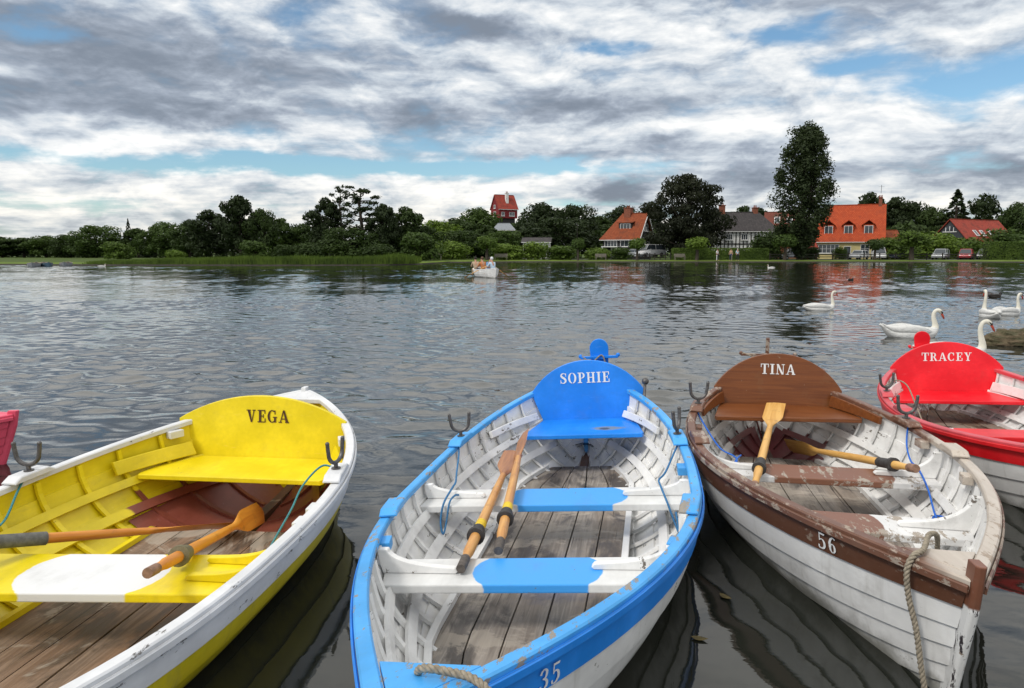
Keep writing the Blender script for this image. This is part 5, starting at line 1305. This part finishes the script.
for px, top, bot, hr, lab, yaw in ((717.5, 'white', 'dark', 'dark', 'person in a white top and dark trousers standing at the left before the hedge', R(35)), (731, 'tan', 'navy', 'brown', 'person in a tan top, in the middle of the three before the hedge', R(-20)), (737.5, 'pale', 'dark', 'white', 'pale haired person in a pale blue top, right of the three before the hedge', R(15))):
    p = at(px, 252, 105.5); person((p.x, 105.5, .20), yaw, lab, top, bot, hr, 'stand', 1.02)

# the boat being rowed out on the lake
H_far = Hull(0, 42.2, R(-20), 3.8, 1.35, .46, .12, .14, 2.0, 2.3)
H_far.cx = at(486, 277, 42.2).x; 
def far_boat(H, label, mo, mi, group='boats out on the lake', thw=True):
    root = empty('rowing_boat', (H.cx, H.cy, 0), (0, H.ro, -H.a), label=label, cat='rowing boat', group=group)
    build_hull(H, root, mo, mi, None); us = H.stations(40, .99)
    for sd in (1, -1):
        mb = MB(); mb.rings(rail(H, us, sd, .05, .02, 0, .04)); mb.build('gunwale', mi, root)
    if thw:
        for u in (-.9, .1, 1.1):
            mb = MB(); x = H.inner(u, .26); mb.box((0, u, .25), (2 * x, .26, .035)); mb.build('thwart', MT['oar_wood'], root)
        mb = MB(); hw = H.inner(0, .05) * .6; mb.box((0, 0, .04), (hw * 1.4, H.L * .6, .02)); mb.build('floorboards', MT['wood'], root)
    for sg in (-1, 1):
        mb = MB(); c = H.raw(sg * H.L / 2, 1.0); d = H.raw(sg * H.L / 2, .05); mb.tube([d, (d + c) / 2, c + Vector((0, 0, .06))], .03, 6); mb.build('stem_post', mo, root)
    return root
far_boat(H_far, 'white rowing boat with four people out on the lake', MT['white_out'], MT['white_in'])
far_oar = dict(wood='oar_pale', bands=[('collar', .5, .6, .03, 'leather')])
w = H_far.world
for v, u, yaw, top, bot, hr, lab, hat in ((-.28, 1.15, R(170), 'tan', 'tan', 'dark', 'dark haired person sitting low at the left end of the rowed boat', None), (-.05, .35, R(195), 'orange', 'navy', 'brown', 'brown haired person in an orange top sitting in the rowed boat', None),
    (.10, -.30, R(10), 'blue', 'navy', 'dark', 'rower in a blue top bending forward in the rowed boat', None), (.12, -1.0, R(200), 'pale', 'grey', 'white', 'person with a white hat at the right end of the rowed boat', 'white')):
    p = w((v, u, .27)); person(p, yaw - H_far.a, lab, top, bot, hr, 'sit', 1.0, hat=hat)
oar(w((.20, -.72, .72)), w((1.35, -.1, .02)), 'right hand oar of the boat being rowed on the lake', far_oar, 0, 'oars of the rowed boat'); oar(w((-.12, -.75, .72)), w((-1.35, -.05, .02)), 'left hand oar of the boat being rowed on the lake', far_oar, 0, 'oars of the rowed boat')
MT['slateblue'] = plain('dull_blue_paint', (.07, .13, .19), .7, .2, 6)
for px, Y, yw, mo, lab in ((33, 74, -26, 'greywall', 'grey boat at the left of the moored group on the far left'), (45, 75.5, -42, 'slateblue', 'dull blue boat in the middle of the moored group on the far left'), (65, 77, -24, 'greywall', 'small grey boat at the right of the moored group on the far left')):
    H = Hull(at(px, 252, Y).x, Y, R(yw), 3.0, 1.25, .33, .10, .10, 2.1, 2.3); far_boat(H, lab, MT[mo], MT['wood'], 'boats moored on the far left')

# ================================================================== SWANS AND DUCKS
def feathers(name, col, tint):
    m, n = mat(name); co = n.objco(); w = n.noise(n.mapv(co, (9, 22, 26)), 1, 4, .6, .8); k = n.noise(co, 5, 4, .6)
    c = n.mix(n.sstep(w, .42, .66, 0, .5), col, tint); c = n.mix(n.sstep(k, .5, .75, 0, .35), c, tint); n.out(c, .85, n.bump(w, .6, .03), spec=.12); return m
MT['swan'] = feathers('white_feathers', (.66, .66, .645), (.46, .46, .45))
MT['swanneck'] = plain('cream_neck_feathers', (.70, .67, .58), .85, .12, 9, spec=.15)
MT['beak'] = plain('orange_red_beak', (.42, .06, .03), .5, .15, 20); MT['black'] = plain('black_knob', (.012, .012, .012), .5, .1, 20)
MT['duck'] = plain('dark_duck_feathers', (.035, .030, .026), .8, .4, 12); MT['duckpale'] = plain('pale_duck_feathers', (.30, .26, .20), .8, .3, 12)
def swan(loc, yaw, label, k=1.0, neck=1.0, cat='swan', body_m='swan', neck_m='swanneck', dark=False, group='swans on the lake', tail=.20):
    """faces +x"""
    root = empty(cat, loc, (0, 0, yaw), label=label, cat=cat, group=group); root.scale = (k, k, k)
    S = [(-.70, tail, .012, .012), (-.60, tail - .035, .07, .03), (-.46, .10, .16, .085), (-.28, .09, .225, .15), (-.05, .085, .245, .18), (.18, .08, .225, .175), (.36, .095, .165, .15), (.46, .15, .10, .105), (.495, .22, .066, .075)]
    n = neck
    S += [(.485, .22 + .10 * n, .050, .055), (.455, .22 + .20 * n, .042, .046), (.43, .22 + .31 * n, .038, .041), (.435, .22 + .41 * n, .036, .039), (.47, .22 + .475 * n, .036, .040), (.525, .22 + .49 * n, .044, .047), (.572, .22 + .49 * n - .028, .041, .042), (.603, .22 + .49 * n - .078, .024, .024)]
    rg = []; m = len(S)
    for i, (x, z, ry, rz) in enumerate(S):
        a, b = S[max(0, i - 1)], S[min(m - 1, i + 1)]; t = Vector((b[0] - a[0], 0, b[1] - a[1])).normalized(); up = Vector((-t.z, 0, t.x))
        rg.append([Vector((x, 0, z)) + Vector((0, 1, 0)) * ry * math.cos(q) + up * rz * math.sin(q) for q in (2 * math.pi * j / 16 for j in range(16))])
    mb = MB(); mb.rings(rg[:10], mi=0); mb2 = mb
    mb = MB(); mb.rings(rg)
    for f in range(len(mb.f)):
        if f < 16 * (m - 1) and f // 16 >= 8: mb.mi[f] = 1
    o = mb.build('body', [MT[body_m], MT[neck_m]], root, smooth=True); sb = o.modifiers.new('smooth', 'SUBSURF'); sb.levels = sb.render_levels = 1
    for s in (-1, 1):
        P = [(-.66, .03, tail + .03, .02, .01), (-.50, .12, .19, .05, .05), (-.25, .17, .22, .07, .095), (.05, .19, .20, .07, .10), (.26, .16, .16, .05, .07), (.36, .12, .13, .01, .02)]
        mb = MB(); mb.rings([[Vector((x, s * y + ry * math.cos(q), z + rz * math.sin(q))) for q in (2 * math.pi * j / 10 for j in range(10))] for x, y, z, ry, rz in P]); wg = mb.build('wing', MT[body_m], root, smooth=True); sb = wg.modifiers.new('smooth', 'SUBSURF'); sb.levels = sb.render_levels = 1
    zb = .22 + .49 * n - .062
    mb = MB(); mb.tube([(.592, 0, zb + .005), (.628, 0, zb - .055), (.652, 0, zb - .105), (.660, 0, zb - .125)], [.024, .021, .017, .006], 10); mb.build('beak', MT['black' if dark else 'beak'], root, smooth=True)
    mb = MB(); mb.ball((.612, 0, zb + .016), .017, 8, 6)
    for s in (-1, 1): mb.tube([(.568, s * .036, zb + .035), (.600, s * .024, zb + .0)], [.012, .015], 6)
    mb.build('black_mask', MT['black'], root, smooth=True)
    for s in (-1, 1):
        mb = MB(); mb.ball((.556, s * .042, zb + .045), .008, 8, 6); mb.build('eye', MT['black'], root, smooth=True)
    return root
p = at(911, 338.5, 12.4); swan((p.x, p.y, -.03), R(2), 'swan nearest the boats, tail up, behind the red boat', .87, .74, tail=.30)
p = at(951, 357, 10.1); swan((p.x, p.y, -.05), R(-14), 'swan half hidden behind the red backrest, beside the brown rock', .80, 1.0)
p = at(820, 310.5, 18.2); swan((p.x, p.y, -.03), R(8), 'swan on its own left of the others, out on the lake', .72, 1.0)
p = at(989, 317.5, 16.2); swan((p.x, p.y, -.03), R(72), 'swan seen almost from behind, left of the pair at the right edge', .80, 1.15)
p = at(1007, 314.5, 16.8); swan((p.x, p.y, -.03), R(20), 'swan at the right edge of the photo', .76, .98)
p = at(771, 268, 66); swan((p.x, p.y, -.03), R(160), 'far off swan in front of the long hedge', .55, .8)
p = at(102, 267.5, 72); swan((p.x, p.y, -.03), R(30), 'far off swan near the left shore', .6, .6)
DK_ = 'dark ducks on the lake'
for px, py, kk, yw, lab in ((995, 297.0, .48, 20, 'dark duck just beyond the swans at the right'), (750, 273, .45, 170, 'dark duck in front of the far hedge'), (851, 280, .42, 40, 'dark duck in the reflection of the orange roof'), (812, 308.5, .34, 0, 'small dark duckling beside the lone swan')):
    Yd = CAM_H * F_PX / (py - 252); p = at(px, py, Yd); swan((p.x, p.y, -.02), R(yw), lab, kk, .30, 'duck', 'duck', 'duck', True, DK_)
# brown rock standing out of the water by the swans
def rock(px, py, w, h, label):
    Yd = CAM_H * F_PX / (py - 252); p = at(px, py, Yd); mb = MB(); rg = []
    for i in range(27):
        t = i / 26; el = -.35 + t * (math.pi / 2 + .33); rr = math.cos(el); z = math.sin(el)
        ring_ = []
        for j in range(56):
            a = 2 * math.pi * j / 56; d = Vector((math.cos(a) * rr, math.sin(a) * rr, z)); f = 1 + .30 * mnoise.noise(d * 1.6 + Vector((3, 1, 2))) + .22 * mnoise.noise(d * 4.5) + .12 * mnoise.noise(d * 11) + .05 * math.sin(d.z * 26 + 3 * mnoise.noise(d * 3))
            ring_.append(Vector((d.x * w * f, d.y * w * .55 * f, max(d.z, -.4) * h * f)))
        rg.append(ring_)
    mb.rings(rg); m, n = mat('mossy_brown_rock'); co = n.objco(); g = n.noise(co, 5, 6, .7); k = n.noise(n.mapv(co, (1, 1, 5)), 3, 4, .6)
    n.out(n.mix(n.sstep(k, .4, .62), n.mix(g, (.045, .033, .020), (.24, .18, .11)), n.mix(g, (.035, .035, .02), (.12, .11, .055))), .8, n.bump(g, 1.0, .08), spec=.3)
    o = mb.build('rock', m, None, smooth=True); o.location = (p.x + w * .2, p.y + .3, 0); tag(o, label, 'rock')
rock(1028, 347, .60, .27, 'low brown rock standing out of the water by the swans')

# a few fallen leaves afloat between the boats
MT['deadleaf'] = plain('fallen_leaf', (.13, .10, .035), .7, .4, 30)
for i, (px, py) in enumerate(((725, 598), (985, 556), (699, 640))):
    Yl = CAM_H / -ray(px, py).z * ray(px, py).y; p = at(px, py, Yl); mb = MB(); r_ = random.Random(i); a = r_.uniform(0, 6.28)
    prof = [(-.030, 0), (-.018, .012), (0, .016), (.018, .010), (.034, 0), (.018, -.010), (0, -.016), (-.018, -.012)]
    mb.prism(prof, lambda x, y, d: Vector((x * math.cos(a) - y * math.sin(a), x * math.sin(a) + y * math.cos(a), .006 + d + 4 * x * x + 3 * y * y)), 0, .0012)
    o = mb.build('floating_leaf', MT['deadleaf']); o.location = (p.x, p.y, 0); tag(o, 'small fallen leaf floating on the dark water beside the boats', 'leaf', 'fallen leaves on the water')

# ================================================================== SKY, SUN, CAMERA
SUN_EL, SUN_AZ = R(48), R(-128)      # azimuth from +y towards +x: behind the camera on the left
world = bpy.data.worlds.new('World'); bpy.context.scene.world = world; world.use_nodes = True
n = NT(world.node_tree)
gen = n.new('ShaderNodeTexCoord').outputs['Generated']; s = n.sep(gen)
sky = n.new('ShaderNodeTexSky', sky_type='NISHITA'); sky.sun_disc = False; sky.sun_elevation = SUN_EL; sky.sun_rotation = SUN_AZ; sky.air_density = 1.0; sky.dust_density = .6; sky.ozone_density = 2.5
DEG = 180 / math.pi
az = n.m('MULTIPLY', n.m('ARCTAN2', s[0], s[1]), DEG)
el = n.m('MULTIPLY', n.m('ARCSINE', s[2]), DEG)
zc = n.m('ADD', n.m('MAXIMUM', s[2], 0.0), .085)
P = n.comb(n.m('DIVIDE', s[0], zc), n.m('DIVIDE', s[1], zc), 0)
warp = n.noise(P, .9, 2, .5, out=1)
Pw = n.new('ShaderNodeVectorMath', operation='MULTIPLY_ADD'); n.put(Pw.inputs[0], warp); Pw.inputs[1].default_value = (.35, .35, 0); n.put(Pw.inputs[2], P); Pw = Pw.outputs[0]
wz = n.sep(n.noise(n.mapv(gen, (1, 1, 2.0), (4, 4, 4)), 9, 5, .6, out=1))
azw = n.m('ADD', az, n.m('MULTIPLY', n.m('SUBTRACT', wz[0], .5), 9.0)); elw = n.m('ADD', el, n.m('MULTIPLY', n.m('SUBTRACT', wz[1], .5), 2.6))
def gauss(a0, e0, sa, se):
    x = n.m('DIVIDE', n.m('SUBTRACT', azw, a0), sa); y = n.m('DIVIDE', n.m('SUBTRACT', elw, e0), se)
    return n.m('EXPONENT', n.m('MULTIPLY', n.m('ADD', n.m('MULTIPLY', x, x), n.m('MULTIPLY', y, y)), -1.0))
def total(items):
    t = 0.0
    for v in items: t = n.m('ADD', t, v)
    return t
base = n.noise(n.mapv(Pw, (.75, 1.0, 1), (4.2, 1.3, 0)), .62, 9, .60)
puff = n.noise(n.mapv(Pw, (.9, 1.3, 1), (1.7, 8.3, 2)), 1.75, 10, .63)
cw = n.new('ShaderNodeVectorMath', operation='MULTIPLY_ADD'); n.put(cw.inputs[0], n.noise(gen, 6, 3, .5, out=1)); cw.inputs[1].default_value = (.10, .10, .05); n.put(cw.inputs[2], gen)
fine = n.noise(n.mapv(cw.outputs[0], (1, 1, 2.3), (0, 0, 0)), 11, 8, .54, .15)
fine_up = n.noise(n.mapv(cw.outputs[0], (1, 1, 2.3), (0, 0, .034)), 11, 8, .54, .15)
puff2 = n.noise(n.mapv(cw.outputs[0], (1, 1, 2.8), (3, 2, 1)), 30, 7, .58, .1)
puff2_up = n.noise(n.mapv(cw.outputs[0], (1, 1, 2.8), (3, 2, 1.012)), 30, 7, .58, .1)
relief = n.m('ADD', n.m('MULTIPLY', n.m('SUBTRACT', fine, fine_up), .42), n.m('MULTIPLY', n.m('SUBTRACT', puff2, puff2_up), .18))
wisp = n.noise(n.mapv(gen, (1, 1, 5.5), (2, 0, 0)), 7, 7, .6, .6)
# gaps where the blue shows, and the darker banks, as they stand over the lake
gaps = total([n.m('MULTIPLY', gauss(-23, 6.35, 17, .75), .45), n.m('MULTIPLY', gauss(0, 6.6, 14, .55), .34), n.m('MULTIPLY', gauss(33, 11.2, 7, 1.8), .33), n.m('MULTIPLY', gauss(-33, 14.0, 4, .6), .2), n.m('MULTIPLY', gauss(5, 3.8, 6, .5), .15), n.m('MULTIPLY', gauss(20.5, 15.6, 4.0, 1.0), .34), n.m('MULTIPLY', gauss(8.5, 15.5, 3, .7), .36), n.m('MULTIPLY', gauss(25, 13.2, 4, .8), .25), n.m('MULTIPLY', gauss(-34, 3.2, 8, .7), .22)])
banks = total([n.m('MULTIPLY', gauss(-3.4, 16.9, 4.6, .95), .55), n.m('MULTIPLY', gauss(-7.0, 10.3, 2.6, 1.3), .50), n.m('MULTIPLY', gauss(5, 11.2, 7.5, 1.0), .44), n.m('MULTIPLY', gauss(-30, 13.8, 9, 2.2), .42), n.m('MULTIPLY', gauss(-16, 13.0, 8, 3.0), .16), n.m('MULTIPLY', gauss(-27, 10.0, 12, 1.1), .30),
               n.m('MULTIPLY', gauss(12, 8.8, 2.2, .55), .30), n.m('MULTIPLY', gauss(8.4, 4.8, 2.3, 1.1), .52), n.m('MULTIPLY', gauss(18.5, 5.4, 3.6, 1.7), .30), n.m('MULTIPLY', gauss(34, 5.2, 5, 1.3), .30), n.m('MULTIPLY', gauss(26, 17.5, 10, 1.6), .22), n.m('MULTIPLY', gauss(-26, 19, 9, .9), .30), n.m('MULTIPLY', gauss(10, 7.8, 22, .8), .14)])
whites = total([n.m('MULTIPLY', gauss(-33, 18.3, 7, 1.0), .35), n.m('MULTIPLY', gauss(-6, 16.5, 12, 1.2), .15), n.m('MULTIPLY', gauss(-22, 8.3, 14, .6), .30), n.m('MULTIPLY', gauss(-26, 4.9, 18, 1.0), .12), n.m('MULTIPLY', gauss(-2, 4.6, 9, 1.4), .24), n.m('MULTIPLY', gauss(24, 9.0, 13, 1.6), .20), n.m('MULTIPLY', gauss(30, 3.0, 6, .8), .25)])
cov = n.m('ADD', n.m('ADD', n.m('MULTIPLY', base, .55), n.m('MULTIPLY', puff, .45)), n.m('MULTIPLY', n.m('SUBTRACT', fine, .5), .70))
cov = n.m('SUBTRACT', n.m('ADD', cov, n.sstep(el, 16, 40, .10, .22)), gaps)
cover = n.sstep(cov, .26, .58)
shade = n.m('ADD', n.m('ADD', n.m('MULTIPLY', puff, .42), n.m('MULTIPLY', wisp, .22)), n.m('MULTIPLY', fine, .42))
shade = n.m('ADD', n.m('ADD', shade, relief), n.sstep(el, 18, 36, 0, .22))
shade = n.m('SUBTRACT', n.m('ADD', shade, n.m('MULTIPLY', whites, .42)), n.m('MULTIPLY', n.m('MULTIPLY', n.m('MULTIPLY', banks, 1.3), n.sstep(n.m('ADD', n.m('MULTIPLY', fine, .5), n.m('MULTIPLY', wisp, .5)), .30, .62, .45, 1.15)), .62))
cloud = n.ramp(n.sstep(shade, .20, .84, 0, 1), [(0, (.185, .22, .275)), (.22, (.31, .355, .425)), (.46, (.51, .56, .615)), (.70, (.71, .73, .745)), (1, (.95, .94, .91))])
warm = n.sstep(el, 1.0, 7.5, 1, 0); cloud = n.mix(n.m('MULTIPLY', warm, .55), cloud, n.mix(1.0, cloud, (1.08, 1.0, .86), 'MULTIPLY'))
blue = n.mix(1.0, sky.outputs[0], (1.0, 1.0, 1.0), 'MULTIPLY')
bsc = n.new('ShaderNodeVectorMath', operation='SCALE'); n.put(bsc.inputs[0], sky.outputs[0]); bsc.inputs[3].default_value = 1.0
STR = .10
csc = n.new('ShaderNodeVectorMath', operation='SCALE'); n.put(csc.inputs[0], cloud); csc.inputs[3].default_value = 1 / STR
col = n.mix(cover, n.mix(1.0, bsc.outputs[0], (.85, 1.02, 1.02), 'MULTIPLY'), csc.outputs[0])
bg = n.new('ShaderNodeBackground'); n.put(bg.inputs[0], col); bg.inputs[1].default_value = STR
wo_ = n.new('ShaderNodeOutputWorld'); n.l.new(bg.outputs[0], wo_.inputs[0])
world.cycles.sampling_method = 'MANUAL'; world.cycles.sample_map_resolution = 512

sl = bpy.data.lights.new('sun', 'SUN'); sl.energy = 1.5; sl.angle = R(12); sl.color = (1.0, .95, .88)
so = bpy.data.objects.new('sun', sl); C.objects.link(so)
d = Vector((math.sin(SUN_AZ) * math.cos(SUN_EL), math.cos(SUN_AZ) * math.cos(SUN_EL), math.sin(SUN_EL)))
so.rotation_euler = d.to_track_quat('Z', 'Y').to_euler()
cam = bpy.data.cameras.new('camera'); co_ = bpy.data.objects.new('camera', cam); C.objects.link(co_)
cam.sensor_fit = 'HORIZONTAL'; cam.sensor_width = 36; cam.lens = F_PX / 1024 * 36; cam.clip_start = .05; cam.clip_end = 5000
co_.location = (0, 0, CAM_H); co_.rotation_euler = (math.pi / 2 - PITCH, 0, 0)
sc = bpy.context.scene; sc.camera = co_
sc.view_settings.view_transform = 'Standard'; sc.view_settings.look = 'None'; sc.view_settings.gamma = 1; sc.view_settings.exposure = .32; sc.view_settings.use_curve_mapping = False
sc.cycles.max_bounces = 8; sc.cycles.use_denoising = True
